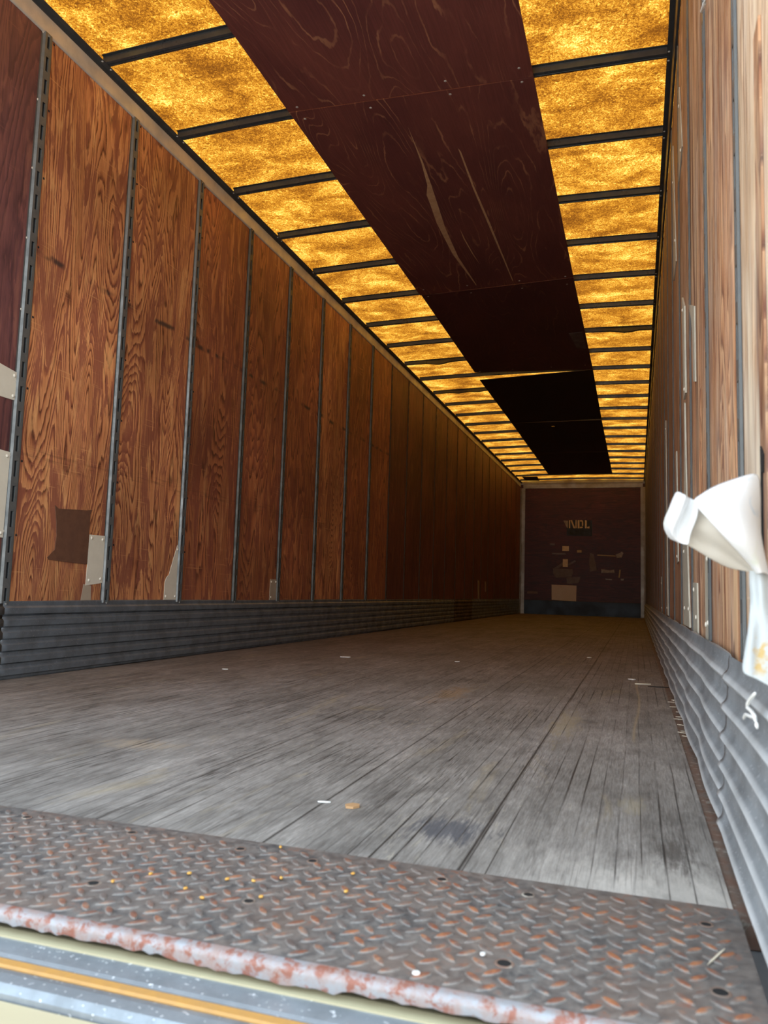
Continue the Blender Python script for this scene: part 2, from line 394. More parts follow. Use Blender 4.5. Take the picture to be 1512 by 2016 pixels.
def floor_mat():
    t = NT('worn_laminated_floor'); x = t.sep(t.pos()); u, v = x[0], x[1]
    wob = t.math('MULTIPLY', t.math('SUBTRACT', t.noise(t.comb(t.math('MULTIPLY', v, 0.5), 0.0, 0.0), 1.0, 2.0), 0.5), 0.01)
    uu = t.math('ADD', u, wob)
    us = t.math('DIVIDE', uu, 0.0345)
    strip = t.math('FLOOR', us)
    wn_ = t.n('ShaderNodeTexWhiteNoise', noise_dimensions='2D')
    w1 = t.n('ShaderNodeTexWhiteNoise', noise_dimensions='1D'); t.l(strip, w1.inputs['W'])
    seg = t.math('FLOOR', t.math('ADD', t.math('MULTIPLY', v, 0.75), t.math('MULTIPLY', w1.outputs['Value'], 7.0)))
    t.l(t.comb(strip, seg, 0.0), wn_.inputs['Vector'])
    tone = wn_.outputs['Value']
    g = t.noise(t.comb(t.math('MULTIPLY', u, 260.0), t.math('MULTIPLY', v, 16.0), 0.0), 1.0, 5.0, 0.75, 0.3)
    g2 = t.noise(t.comb(t.math('MULTIPLY', u, 40.0), t.math('MULTIPLY', v, 9.0), 3.0), 1.0, 5.0, 0.7, 0.4)
    ck = t.noise(t.comb(t.math('MULTIPLY', u, 95.0), t.math('MULTIPLY', v, 1.7), 6.0), 1.0, 3.0, 0.6, 0.15)
    ckm = t.noise(t.comb(t.math('MULTIPLY', u, 7.0), t.math('MULTIPLY', v, 1.4), 11.0), 1.0, 4.0, 0.65)
    b = t.noise(t.comb(t.math('MULTIPLY', u, 3.0), t.math('MULTIPLY', v, 1.6), 5.0), 1.0, 5.0, 0.6)
    col = t.ramp(g, [(0.25, (0.135, 0.128, 0.118)), (0.5, (0.25, 0.24, 0.222)), (0.75, (0.38, 0.37, 0.35))])
    col = t.mix(0.8, col, t.ramp(tone, [(0.0, 0.88), (1.0, 1.08)]), 'MULTIPLY')
    col = t.mix(0.7, col, t.ramp(g2, [(0.3, 0.72), (0.7, 1.22)]), 'MULTIPLY')
    col = t.mix(1.0, col, t.ramp(b, [(0.3, 0.74), (0.68, 1.2)]), 'MULTIPLY')
    # darker towards the front, deep-interior dimness painted in; bleached ends at the doorway
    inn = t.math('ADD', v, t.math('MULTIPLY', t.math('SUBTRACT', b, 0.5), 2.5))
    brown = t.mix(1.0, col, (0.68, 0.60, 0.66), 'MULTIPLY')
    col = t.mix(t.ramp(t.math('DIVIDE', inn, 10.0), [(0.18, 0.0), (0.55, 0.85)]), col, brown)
    lf = t.math('ADD', u, t.math('MULTIPLY', t.math('SUBTRACT', b, 0.5), 1.0))
    tanw = t.mix(1.0, col, (0.92, 0.78, 0.68), 'MULTIPLY')
    col = t.mix(t.ramp(lf, [(0.3, 0.8), (1.3, 0.1)]), col, tanw)
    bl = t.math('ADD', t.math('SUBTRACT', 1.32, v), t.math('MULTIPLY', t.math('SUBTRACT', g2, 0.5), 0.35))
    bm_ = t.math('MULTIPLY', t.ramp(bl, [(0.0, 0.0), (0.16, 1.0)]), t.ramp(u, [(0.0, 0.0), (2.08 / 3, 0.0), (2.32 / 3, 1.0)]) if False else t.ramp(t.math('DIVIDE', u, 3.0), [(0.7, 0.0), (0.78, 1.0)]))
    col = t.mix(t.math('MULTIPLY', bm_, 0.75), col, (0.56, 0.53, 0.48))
    mt = t.noise(t.comb(t.math('MULTIPLY', u, 12.0), t.math('MULTIPLY', v, 5.0), 23.0), 1.0, 6.0, 0.72, 0.5)
    col = t.mix(0.9, col, t.ramp(mt, [(0.32, 0.68), (0.5, 1.0), (0.68, 1.25)]), 'MULTIPLY')
    ys = t.noise(t.comb(t.math('MULTIPLY', u, 7.0), t.math('MULTIPLY', v, 1.8), 31.0), 1.0, 5.0, 0.72, 0.8)
    col = t.mix(t.ramp(ys, [(0.60, 0.0), (0.72, 0.5)]), col, (0.36, 0.30, 0.19))
    # scratches and pale scuffs
    sc = t.noise(t.comb(t.math('MULTIPLY', u, 60.0), t.math('MULTIPLY', v, 9.0), 8.0), 1.0, 4.0, 0.8, 1.5)
    sm = t.noise(t.comb(t.math('MULTIPLY', u, 2.4), t.math('MULTIPLY', v, 1.1), 12.0), 1.0, 3.0, 0.55)
    col = t.mix(t.math('MULTIPLY', t.ramp(sc, [(0.58, 0.0), (0.68, 0.6)]), t.ramp(sm, [(0.45, 0.0), (0.62, 1.0)])), col, (0.44, 0.40, 0.31))
    col = t.mix(t.ramp(t.noise(t.comb(t.math('MULTIPLY', u, 4.5), t.math('MULTIPLY', v, 2.2), 17.0), 1.0, 5.0, 0.65), [(0.6, 0.0), (0.72, 0.6)]), col, (0.07, 0.066, 0.06))
    # blue stain near the plate, tan scrape patches
    def spot(cx, cy, rx, ry, c, a, col):
        dx = t.math('DIVIDE', t.math('SUBTRACT', u, cx), rx); dy = t.math('DIVIDE', t.math('SUBTRACT', v, cy), ry)
        d = t.math('SQRT', t.math('ADD', t.math('MULTIPLY', dx, dx), t.math('MULTIPLY', dy, dy)))
        d = t.math('ADD', d, t.math('ADD', t.math('MULTIPLY', t.math('SUBTRACT', g2, 0.5), 3.0), t.math('MULTIPLY', t.math('SUBTRACT', g, 0.5), 2.0)))
        return t.mix(t.ramp(d, [(0.35, a), (1.0, 0.0)]), col, c)
    col = spot(2.045, 1.31, 0.07, 0.09, (0.05, 0.06, 0.08), 0.7, col)
    col = spot(2.397, 1.33, 0.03, 0.12, (0.06, 0.054, 0.048), 0.6, col)
    col = spot(2.337, 1.60, 0.028, 0.08, (0.40, 0.35, 0.24), 0.45, col)
    col = spot(1.657, 3.03, 0.07, 0.3, (0.36, 0.24, 0.13), 0.55, col)
    col = spot(1.19, 1.68, 0.12, 0.07, (0.40, 0.33, 0.24), 0.6, col)
    col = spot(2.13, 2.5, 0.05, 0.35, (0.38, 0.32, 0.2), 0.5, col)
    # gaps
    fr = t.math('FRACT', us)
    e = t.math('MINIMUM', fr, t.math('SUBTRACT', 1.0, fr))
    gm = t.noise(t.comb(t.math('MULTIPLY', strip, 3.7), t.math('MULTIPLY', v, 1.3), 0.0), 1.0, 3.0, 0.7)
    gap = t.math('MULTIPLY', t.ramp(e, [(0.025, 1.0), (0.075, 0.0)]), t.ramp(gm, [(0.48, 0.06), (0.6, 0.95)]))
    def seam(x0, wd, col, a=1.0):
        d = t.math('ABSOLUTE', t.math('SUBTRACT', uu, x0))
        mm = t.math('MULTIPLY', t.ramp(d, [(wd, 1.0), (wd * 2.2, 0.0)]), a)
        return t.mix(mm, col, (0.012, 0.010, 0.009))
    col = t.mix(gap, col, (0.025, 0.022, 0.019))
    cm = t.math('MULTIPLY', t.ramp(t.math('ABSOLUTE', t.math('SUBTRACT', ck, 0.5)), [(0.008, 0.95), (0.024, 0.0)]), t.math('MULTIPLY', t.ramp(ckm, [(0.47, 0.0), (0.60, 0.9)]), t.ramp(t.math('DIVIDE', u, 3.0), [(0.68, 1.0), (0.74, 0.45)])))
    col = t.mix(cm, col, (0.03, 0.027, 0.024))
    col = seam(2.1, 0.0018, col)
    for xs, a in ((1.795, 0.85), (1.49, 0.8), (1.185, 0.7), (0.88, 0.7), (0.575, 0.6), (0.27, 0.6)):
        col = seam(xs, 0.0014, col, a)
    # brown paint dribble line near the right wall
    path = t.math('ADD', 2.315, t.math('MULTIPLY', t.noise(t.comb(t.math('MULTIPLY', v, 1.1), 4.0, 0.0), 1.0, 1.0), 0.05))
    dd = t.math('ABSOLUTE', t.math('SUBTRACT', u, path))
    pm = t.math('MULTIPLY', t.ramp(dd, [(0.002, 0.6), (0.005, 0.0)]), t.ramp(t.math('DIVIDE', v, 10.0), [(0.225, 0.0), (0.235, 1.0), (0.385, 1.0), (0.395, 0.0)]))
    col = t.mix(pm, col, (0.42, 0.33, 0.2))
    h = t.math('SUBTRACT', t.math('ADD', t.math('MULTIPLY', g, 0.5), t.math('MULTIPLY', tone, 0.4)), gap)
    t.bsdf(col, 0.62, 0.0, t.bump(h, 0.45, 0.002), 0.35)
    return t.m
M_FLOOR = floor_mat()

def plate_mat():
    t = NT('rusty_tread_steel'); p = t.pos(); x = t.sep(p)
    n = t.noise(p, 9.0, 5.0, 0.65); n2 = t.noise(p, 70.0, 4.0, 0.7); n3 = t.noise(p, 24.0, 4.0, 0.65)
    col = t.mix(t.ramp(n2, [(0.35, 0.0), (0.65, 1.0)]), (0.070, 0.072, 0.074), (0.19, 0.175, 0.16))
    col = t.mix(t.ramp(n, [(0.4, 0.0), (0.66, 0.55)]), col, (0.19, 0.135, 0.105))
    top = t.ramp(t.math('MULTIPLY', t.math('SUBTRACT', x[2], 0.0062), 400.0), [(0.25, 0.0), (0.62, 1.0)])   # lug crowns stand 2 mm proud
    right = t.ramp(t.math('DIVIDE', x[0], 3.0), [(0.5, 0.55), (0.72, 1.0)])
    rim = t.ramp(t.math('MULTIPLY', t.math('SUBTRACT', x[2], 0.006), 450.0), [(0.02, 0.0), (0.2, 1.0), (0.55, 0.6), (0.75, 0.0)])
    col = t.mix(t.math('MULTIPLY', rim, t.ramp(n3, [(0.4, 0.15), (0.65, 0.5)])), col, (0.25, 0.235, 0.205))
    rust = t.math('MULTIPLY', t.math('MULTIPLY', top, right), t.ramp(n3, [(0.44, 0.0), (0.6, 0.9)]))
    col = t.mix(rust, col, t.mix(t.ramp(n2, [(0.45, 0.0), (0.6, 1.0)]), (0.24, 0.085, 0.045), (0.45, 0.18, 0.07)))
    col = t.mix(t.math('MULTIPLY', top, t.ramp(n3, [(0.42, 0.45), (0.5, 0.0)])), col, (0.15, 0.11, 0.095))
    fr = t.math('MULTIPLY', t.ramp(n2, [(0.5, 0.0), (0.62, 0.7)]), t.ramp(n3, [(0.55, 0.0), (0.66, 1.0)]))
    col = t.mix(fr, col, (0.21, 0.075, 0.04))
    rg = t.ramp(n2, [(0.3, 0.42), (0.7, 0.68)])
    t.bsdf(col, rg, 0.12, t.bump(n2, 0.3, 0.0012))
    return t.m
M_PLATE = plate_mat()
M_LIP = metal('worn_plate_edge', (0.27, 0.275, 0.29), 0.5, 0.3, (0.27, 0.19, 0.165), 40, 0.9, (0.22, 0.075, 0.045), (0.5, 0.6))

def bag_mat(name='white_woven_plastic', base=(0.86, 0.87, 0.88), prnt=1.0):
    t = NT(name); p = t.pos()
    n = t.noise(p, 22.0, 3.0, 0.5)
    col = t.mix(t.ramp(n, [(0.62, 0.0), (0.72, 0.35 * prnt)]), base, (0.62, 0.72, 0.42))
    n2 = t.noise(p, 30.0, 3.0, 0.5, 0.6)
    col = t.mix(t.ramp(n2, [(0.66, 0.0), (0.76, 0.4 * prnt)]), col, (0.35, 0.55, 0.75))
    x = t.sep(p)
    yl = t.math('MULTIPLY', t.ramp(x[2], [(0.305, 0.0), (0.315, 1.0), (0.34, 1.0), (0.355, 0.0)]), t.ramp(t.noise(p, 45.0, 3.0, 0.6), [(0.52, 0.0), (0.64, 0.9)]))
    col = t.mix(yl, col, (0.62, 0.42, 0.12))
    d = t.n('ShaderNodeBsdfPrincipled'); t.l(col, d.inputs['Base Color']); d.inputs['Roughness'].default_value = 0.45
    tr = t.n('ShaderNodeBsdfTranslucent'); t.l(col, tr.inputs['Color'])
    mx = t.n('ShaderNodeMixShader'); mx.inputs[0].default_value = 0.35
    t.l(d.outputs[0], mx.inputs[1]); t.l(tr.outputs[0], mx.inputs[2]); t.l(mx.outputs[0], t.out.inputs['Surface'])
    return t.m
M_BAG = bag_mat()
M_BAGIN = bag_mat('shaded_fold_plastic', (0.66, 0.62, 0.55), 0.0)  # darker cream for the pouch, its fold shade painted in
M_BAGIN2 = bag_mat('grey_white_plastic', (0.62, 0.66, 0.67), 0.0)

# ================================================================== SETTING
g = MB().box(-45, 45, -45, 60, -1.30, -1.25).build('ground', M_GROUND); tag(g, kind='structure')  # unseen ground, added pale to bounce daylight into the trailer

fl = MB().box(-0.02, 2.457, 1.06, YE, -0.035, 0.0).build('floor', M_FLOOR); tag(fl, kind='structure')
sub = MB().box(-0.06, W + 0.06, Y0 + 0.02, YE + 0.05, -0.12, -0.037).build('trim_1', M_SHELL); tag(sub, kind='structure')

# translucent roof skin
NX = 24
vs_, fs_ = [], []
for j, yy in enumerate((0.86, YE + 0.02)):
    for i in range(NX + 1):
        xx = -0.03 + (W + 0.06) * i / NX
        vs_.append((xx, yy, 2.776 + max(arch(xx), 0)))
for i in range(NX): fs_.append((i, i + 1, NX + 2 + i, NX + 1 + i))
ce = mesh('ceiling', vs_, fs_, M_ROOF, smooth=True); tag(ce, kind='structure')

# walls: outer skin with the plywood sheets as parts
wl = MB().box(-0.05, -0.013, Y0 + 0.02, YE, -0.12, 2.79).build('wall_left', M_SHELL); tag(wl, kind='structure')
wr = MB().box(W + 0.013, W + 0.05, Y0 + 0.02, YE, -0.12, 2.79).build('wall_right', M_SHELL); tag(wr, kind='structure')
we = MB().box(-0.05, W + 0.05, YE + 0.012, YE + 0.05, -0.12, 2.82).build('wall_front', M_SHELL); tag(we, kind='structure')
screw0 = None
def screw(parent, c, nrm, r=0.006, h=0.003, mat=None, name='screw'):
    return MB().dome((0, 0, 0), nrm, r, h).build(name, mat or M_RIV, parent, loc=c, smooth=True)

edges = [Y0 + 0.02] + [POST_L + i * S for i in range(24) if POST_L + i * S < YE - 0.1] + [YE]
for i in range(len(edges) - 1):
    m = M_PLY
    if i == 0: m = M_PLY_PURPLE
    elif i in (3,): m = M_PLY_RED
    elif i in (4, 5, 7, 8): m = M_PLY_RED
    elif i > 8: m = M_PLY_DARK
    pn = MB().box(-0.012, 0.0, edges[i] + 0.001, edges[i + 1] - 0.001, 0.02, ZW).build('plywood_panel', m, wl)
    if i == 0: pn['label'] = 'dark mahogany stained panel'
    if 0 < i < 4 or i == 0:
        for z in [2.653 - 0.297 * k for k in range(8)]:
            if i == 0: screw(pn, (0.0, edges[1] - 0.036, z), (1, 0, 0), 0.006)
            else:
                screw(pn, (0.0, edges[i] + 0.030, z - 0.01), (1, 0, 0), 0.0055, 0.002, M_POSTBK)
redges = [Y0 + 0.02] + [POST_R + i * S for i in range(26) if POST_R + i * S < YE - 0.1] + [YE]
for i in range(len(redges) - 1):
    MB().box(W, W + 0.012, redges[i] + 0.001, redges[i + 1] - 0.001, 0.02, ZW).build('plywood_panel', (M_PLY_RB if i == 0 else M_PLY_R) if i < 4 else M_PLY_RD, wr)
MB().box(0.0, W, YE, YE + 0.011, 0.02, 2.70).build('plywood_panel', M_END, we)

# top rails
PR = [(0.001, 2.652), (0.005, 2.654), (0.0075, 2.664), (0.0080, 2.700), (0.0095, 2.715), (0.0125, 2.728), (0.017, 2.7375), (0.020, 2.7405), (0.020, 2.768), (0.001, 2.768)]
rl = MB().extrude(PR, Y0 + 0.02, YE, 'y').build('trim_2', M_RAIL); tag(rl, kind='structure')
fl1 = MB().extrude([(0.0088, 2.7170), (0.0105, 2.7230), (0.0150, 2.7320), (0.024, 2.7385), (0.046, 2.7412), (0.046, 2.7425), (0.0088, 2.7425)], Y0 + 0.02, YE, 'y').build('flange', M_FLANGE, rl)
for p in rl.data.polygons: p.use_smooth = abs(p.normal.y) < 0.5
rl.data.set_sharp_from_angle(angle=math.radians(50))
rr = MB().extrude([(W - x, z) for x, z in [(0.002, 2.650), (0.012, 2.652), (0.0150, 2.664), (0.0155, 2.741), (0.0155, 2.768), (0.002, 2.768)]], Y0 + 0.02, YE, 'y').build('trim_3', M_FLANGE); tag(rr, kind='structure')
MB().extrude([(W - 0.0150, 2.7408), (W - 0.037, 2.7430), (W - 0.037, 2.7440), (W - 0.0150, 2.7440)], Y0 + 0.02, YE, 'y').build('flange', M_FLANGE, rr)
hd = MB().box(-0.05, W + 0.05, Y0 + 0.02, 0.95, 2.66, 2.83).build('trim_4', M_SHELL); tag(hd, kind='structure')
rp1 = MB().box(-0.06, -0.001, Y0 - 0.06, Y0 + 0.03, -0.12, 2.83).build('trim_9', M_RAIL); tag(rp1, kind='structure')
rp2 = MB().box(W + 0.001, W + 0.06, Y0 - 0.06, Y0 + 0.03, -0.12, 2.83).build('trim_10', M_RAIL); tag(rp2, kind='structure')
# end-wall trims
e1 = MB().extrude([(0.004, YE), (0.004, YE - 0.03), (0.03, YE - 0.035), (0.035, YE - 0.012), (0.10, YE - 0.008), (0.10, YE)], 0.0, 2.63, 'z').build('trim_5', M_ENDRAIL); tag(e1, kind='structure')
e2 = MB().extrude([(W - 0.004, YE), (W - 0.004, YE - 0.02), (W - 0.035, YE - 0.012), (W - 0.095, YE - 0.008), (W - 0.095, YE)], 0.0, 2.63, 'z').build('trim_6', M_ENDRAIL); tag(e2, kind='structure')
e3 = MB().extrude([(YE, 2.62), (YE - 0.012, 2.622), (YE - 0.02, 2.70), (YE - 0.03, 2.735), (YE - 0.03, 2.76), (YE, 2.76)], 0.06, W - 0.05, 'x').build('trim_7', M_ENDRAIL); tag(e3, kind='structure')
# rusty edge angle along the right side of the floor
ra = MB().box(2.4575, 2.503, 1.10, YE, -0.035, -0.004).build('trim_8', M_RUSTSTRIP); tag(ra, kind='structure')

# ================================================================== SCUFF BANDS
def rib(z):
    """profile of the pressed ribs, pitch 48 mm: flat lands with a sharp lower ledge"""
    t = ((z - 0.012) / 0.0475) % 1.0
    if z < 0.012 or z > 0.298: return 0.0
    if t < 0.12: return t / 0.12
    if t < 0.58: return 1.0
    if t < 0.75: return 1.0 - (t - 0.58) / 0.17
    return 0.0
def rib_r(z):
    t = ((z - 0.012) / 0.0475) % 1.0
    if z < 0.012 or z > 0.298: return 0.0
    return max(0.0, math.sin(math.pi * min(1.0, t / 0.55))) ** 1.3
zs_r = [0.002, 0.007] + [0.012 + 0.0475 * k / 8 for k in range(49) if 0.012 + 0.0475 * k / 8 < 0.298] + [0.300, ZC]
zs_l = sorted(set([0.002, 0.012, 0.3, ZC] + [0.012 + 0.0475 * (k + d) for k in range(7) for d in (0.0, 0.12, 0.35, 0.58, 0.75, 0.999) if 0.012 + 0.0475 * (k + d) < 0.299]))
def scuff(name, side, y0, y1, mat, label, dx=0.0, step=0.05, topfn=None):
    n = max(2, int((y1 - y0) / step))
    zs = zs_r if side == 'R' else zs_l
    vs, fs, ribs = [], [], []
    rnd = random.Random(int(y0 * 10) + (99 if side == 'R' else 0))
    ph = [rnd.uniform(0.6, 1.2) for _ in zs]
    for i in range(n + 1):
        y = y0 + (y1 - y0) * i / n
        for k, z in enumerate(zs):
            r = rib(z) * 0.009
            if side == 'L':
                b = 0.003 * abs(math.sin(math.pi * (y - POST_L) / S)) * ph[k] * (0.3 + z)
                x = 0.003 + r + b + dx
                zz = z + (0.002 * math.sin(y * 2.3) if z > 0.3 else 0) + (0.004 * math.sin(y * 1.7 + 1) if z < 0.005 else 0)
            else:
                q = (y - POST_R) / S
                a = abs(math.sin(math.pi * q)) ** 1.1
                amp = 0.0105 + 0.0015 * math.sin(y * 1.3 + z * 6)
                if y < POST_R: amp *= 0.4
                r = rib_r(z) * 0.0095
                b = amp * a * (0.5 + 0.5 * math.sin(math.pi * min(1, max(0, z / ZC))))
                if z > 0.3: b *= 0.35
                x = W - (0.024 - 0.014 * z / ZC + r + b + dx)
                zz = z + (0.006 * a - 0.010 if z > 0.299 else 0)
                if z < 0.005: zz = 0.004 + 0.004 * a
                elif z < 0.29: zz += (0.010 * a - 0.005 + 0.001 * math.sin(y * 7.1)) * math.sin(math.pi * z / 0.29)
                if topfn and z > 0.28: zz += topfn(y)
            vs.append((x, y, zz)); ribs.append(rib_r(z) if side == 'R' else rib(z))
    m = len(zs)
    for i in range(n):
        for k in range(m - 1):
            fs.append((i * m + k, i * m + k + 1, (i + 1) * m + k + 1, (i + 1) * m + k))
    o = mesh(name, vs, fs, mat, origin=(0.0 if side == 'L' else W, y0, 0.0), smooth=False)
    me = o.data
    at = me.attributes.new('rib', 'FLOAT', 'POINT'); at.data.foreach_set('value', ribs)
    me.set_sharp_from_angle(angle=math.radians(28)) if hasattr(me, 'set_sharp_from_angle') else None
    for p in me.polygons: p.use_smooth = True
    sd = o.modifiers.new('thick', 'SOLIDIFY'); sd.thickness = 0.0012; sd.offset = 0
    tag(o, label, 'scuff band', 'corrugated steel scuff bands')
    return o
sL1 = scuff('corrugated_scuff_band', 'L', Y0 + 0.03, 2.449, M_SCUFF_L, 'short grey corrugated steel scuff band at far left edge, before the first slotted post', 0.0035)
sL2 = scuff('corrugated_scuff_band', 'L', 2.435, 10.35, M_SCUFF_L, 'long dull grey corrugated steel scuff band along foot of left wall')
sL3 = scuff('corrugated_scuff_band', 'L', 10.336, 11.525, M_SCUFF_B, 'brown-stained replacement section of corrugated scuff band deep in left wall', 0.003)
sL4 = scuff('corrugated_scuff_band', 'L', 11.51, YE - 0.035, M_SCUFF_L, 'dark corrugated scuff band meeting the end wall on the left')
sR1 = scuff('corrugated_scuff_band', 'R', Y0 + 0.03, 1.455, M_SCUFF_R, 'bright blurred corrugated scuff band beside the tread plate, under hanging white sack', 0.006, 0.02,
            lambda y: -0.012 * max(0, (1.2 - y)) )
sR2 = scuff('corrugated_scuff_band', 'R', 1.435, YE - 0.03, M_SCUFF_R, 'long buckled galvanised scuff band along foot of right wall', 0.0, 0.015,
            lambda y: -0.012 * math.exp(-((y - 1.45) / 0.03) ** 2))
for o, side, y0, y1 in ((sL2, 'L', 2.435, 10.35), (sL4, 'L', 11.6, 16.0)):
    base = POST_L if side == 'L' else POST_R
    k = 0
    while base + k * S < y1:
        y = base + k * S
        k += 1
        if y < y0 + 0.01: continue
        for z in (0.295, 0.18, 0.03):
            q = MB().dome((0, 0, 0), (1, 0, 0) if side == 'L' else (-1, 0, 0), 0.006, 0.003, 6).build('rivet', M_RIV, o, smooth=True)
            q.location = ((0.0035 if side == 'L' else -0.0275 + 0.016 * z / ZC), y - o.location.y, z)

# ================================================================== WALL POSTS
def post_mesh(sgn):
    """slotted hat post, profile +x into the room times sgn, y centred, z from 0 to 1 scale in metres"""
    b = MB(); zb, zt = ZC - 0.01, ZW - 0.002
    h = 0.011; hw = 0.0185; sw = 0.0075
    def X(x): return sgn * x
    # sloped sides
    for s in (-1, 1):
        vs = [(X(0.0006), s * (hw + 0.005), zb), (X(h), s * hw, zb), (X(h), s * hw, zt), (X(0.0006), s * (hw + 0.005), zt)]
        b.add(vs, [(0, 1, 2, 3)])
        vs = [(X(h), s * hw, zb), (X(h), s * sw, zb), (X(h), s * sw, zt), (X(h), s * hw, zt)]
        b.add(vs, [(0, 1, 2, 3)])
        vs = [(X(0.0006), s * (hw + 0.005), zb), (X(0.0012), s * (hw + 0.013), zb), (X(0.0012), s * (hw + 0.013), zt), (X(0.0006), s * (hw + 0.005), zt)]
        b.add(vs, [(0, 1, 2, 3)])
    z = zt
    first = True
    while z > zb:
        web = 0.004 if first else 0.037
        z2 = max(z - web, zb)
        b.add([(X(h), -sw, z2), (X(h), sw, z2), (X(h), sw, z), (X(h), -sw, z)], [(0, 1, 2, 3)])
        first = False
        # slot walls
        z3 = max(z2 - 0.063, zb)
        for (ya, yb) in ((-sw, -sw), (sw, sw)):
            b.add([(X(h), ya, z2), (X(h - 0.006), ya, z2), (X(h - 0.006), ya, z3), (X(h), ya, z3)], [(0, 1, 2, 3)])
        z = z3
    return b
pl_front = post_mesh(1)
base_post = pl_front.build('slotted_wall_post', M_POST, origin=None)
base_post.location = (0.0, POST_L - 0.012, 0.0)
bk = MB().box(0.0007, 0.0022, -0.017, 0.017, ZC - 0.01, ZW - 0.003).build('slot_backing', M_POSTBK, base_post)
i = 0
LP = 'slotted grey steel post on the left wall, %s from the doorway'
while POST_L + i * S < YE - 0.1:
    o = base_post if i == 0 else copy_tree(base_post, (0.0, POST_L - 0.012 + i * S, 0.0))
    lab = LP % ORD[i + 1]
    if i == 0: lab = 'widest slotted post with bright edge at far left, beside cream patches'
    if 3 <= i < 8:
        if i == 3:
            mid_me = base_post.data.copy(); mid_me.materials.clear(); mid_me.materials.append(M_POST2)
        o.data = mid_me
    if i >= 8:
        if i == 8:
            far_me = base_post.data.copy(); far_me.materials.clear(); far_me.materials.append(M_POSTD)
        o.data = far_me
        o.scale = (0.45, 0.8, 1)
    tag(o, lab, 'post', 'slotted posts on the left wall')
    i += 1
rp = post_mesh(-1)
base_r = rp.build('slotted_wall_post', M_POST)
base_r.location = (W, POST_R, 0.0)
MB().box(-0.0022, -0.0007, -0.017, 0.017, ZC - 0.01, ZW - 0.003).build('slot_backing', M_POSTBK, base_r)
i = 0
while POST_R + i * S < YE - 0.1:
    o = base_r if i == 0 else copy_tree(base_r, (W, POST_R + i * S, 0.0))
    o.scale = (0.42, 0.9, 1)
    tag(o, 'thin grey post seen edge-on along the right wall, %s from the doorway' % ORD[i + 1], 'post', 'slotted posts on the right wall')
    i += 1
# keyhole strip by the doorway, right wall
ks = MB()
ks.box(W - 0.004, W - 0.0005, 1.115, 1.165, 0.32, 1.2)
kso = ks.build('keyhole_strip', M_SHELL, origin=(W, 1.14, 0.32))
kso.data.materials.clear(); kso.data.materials.append(M_PLY_R)
tag(kso, 'wall strip with dark hook slot behind the hanging white sack', 'wall strip')
h1 = MB().extrude([(1.128, 0.585), (1.152, 0.60), (1.156, 0.43), (1.146, 0.43), (1.144, 0.565), (1.132, 0.56)], W - 0.0062, W - 0.0042, 'x').build('hook_slot', M_HOLE, kso)
h1.matrix_parent_inverse = Matrix.Translation(kso.location).inverted()

# ================================================================== ROOF BOWS
def bow_mesh(bend=None):
    b = MB()
    prof = [(-0.031, 2.774), (-0.031, 2.7715), (-0.019, 2.7715), (-0.016, 2.743), (-0.004, 2.741), (-0.002, 2.747), (0.002, 2.747), (0.004, 2.741),
            (0.016, 2.743), (0.019, 2.7715), (0.031, 2.7715), (0.031, 2.774)]
    n = 40; x0, x1 = 0.030, W - 0.022
    m = len(prof); vs = []
    for i in range(n + 1):
        x = x0 + (x1 - x0) * i / n
        a = arch(x); dz, tw = (bend(x) if bend else (0.0, 0.0))
        for (y, z) in prof:
            yy = y; zz = z
            if tw:
                f = (2.772 - z) / 0.03
                yy = y + tw * f * 0.03; 
            vs.append((x, yy, zz + a - dz * ((2.774 - z) / 0.033)))
    fs = []
    for i in range(n):
        for k in range(m):
            k2 = (k + 1) % m
            fs.append((i * m + k, i * m + k2, (i + 1) * m + k2, (i + 1) * m + k))
    fs.append(tuple(range(m))); fs.append(tuple(range((n + 1) * m - 1, n * m - 1, -1)))
    return b.add(vs, fs)
def add_bow_rivets(o):
    for xx in (0.037, W - 0.029):
        for yy in (-0.03, 0.03):
            MB().dome((0, 0, 0), (0, 0, -1), 0.006, 0.003, 6).build('rivet', M_RIV, o, loc=(xx, yy, 2.7405), smooth=True)
bow0 = bow_mesh().build('roof_bow', M_BOW); bow0.location = (0, BOW0, 0); add_bow_rivets(bow0)
def bendL(x):
    t = math.exp(-((x - 0.42) / 0.17) ** 2); return 0.022 * t * (1 + 0.4 * math.sin(x * 20)), -0.7 * t
def bendR(x):
    t = math.exp(-((x - 2.25) / 0.16) ** 2); return 0.02 * t * (1 + 0.4 * math.sin(x * 23)), -0.7 * t
def bendL2(x):
    t = math.exp(-((x - 0.45) / 0.2) ** 2); return 0.018 * t * (1 + 0.5 * math.sin(x * 24)), -0.6 * t
specials = {8: (bendL, 'bent'), 7: (bendR, 'bent'), 10: (bendL2, 'bent')}
k = 0
while BOW0 + k * S < YE - 0.05:
    if k in specials:
        o = bow_mesh(specials[k][0]).build('roof_bow', M_BOW); o.location = (0, BOW0 + k * S, 0); add_bow_rivets(o)
        lab = {8: 'bent roof bow sagging on the left, just before the open gap between ceiling boards',
               7: 'bent roof bow with a twisted pale right end beside the ceiling boards',
               10: 'wavy bent roof bow on the left, just past the open gap between boards'}[k]
    else:
        o = bow0 if k == 0 else copy_tree(bow0, (0, BOW0 + k * S, 0))
        lab = 'straight dark steel roof bow under the amber roof, %s from the doorway' % ORD[k + 1]
    tag(o, lab, 'roof bow', 'roof bows')
    k += 1

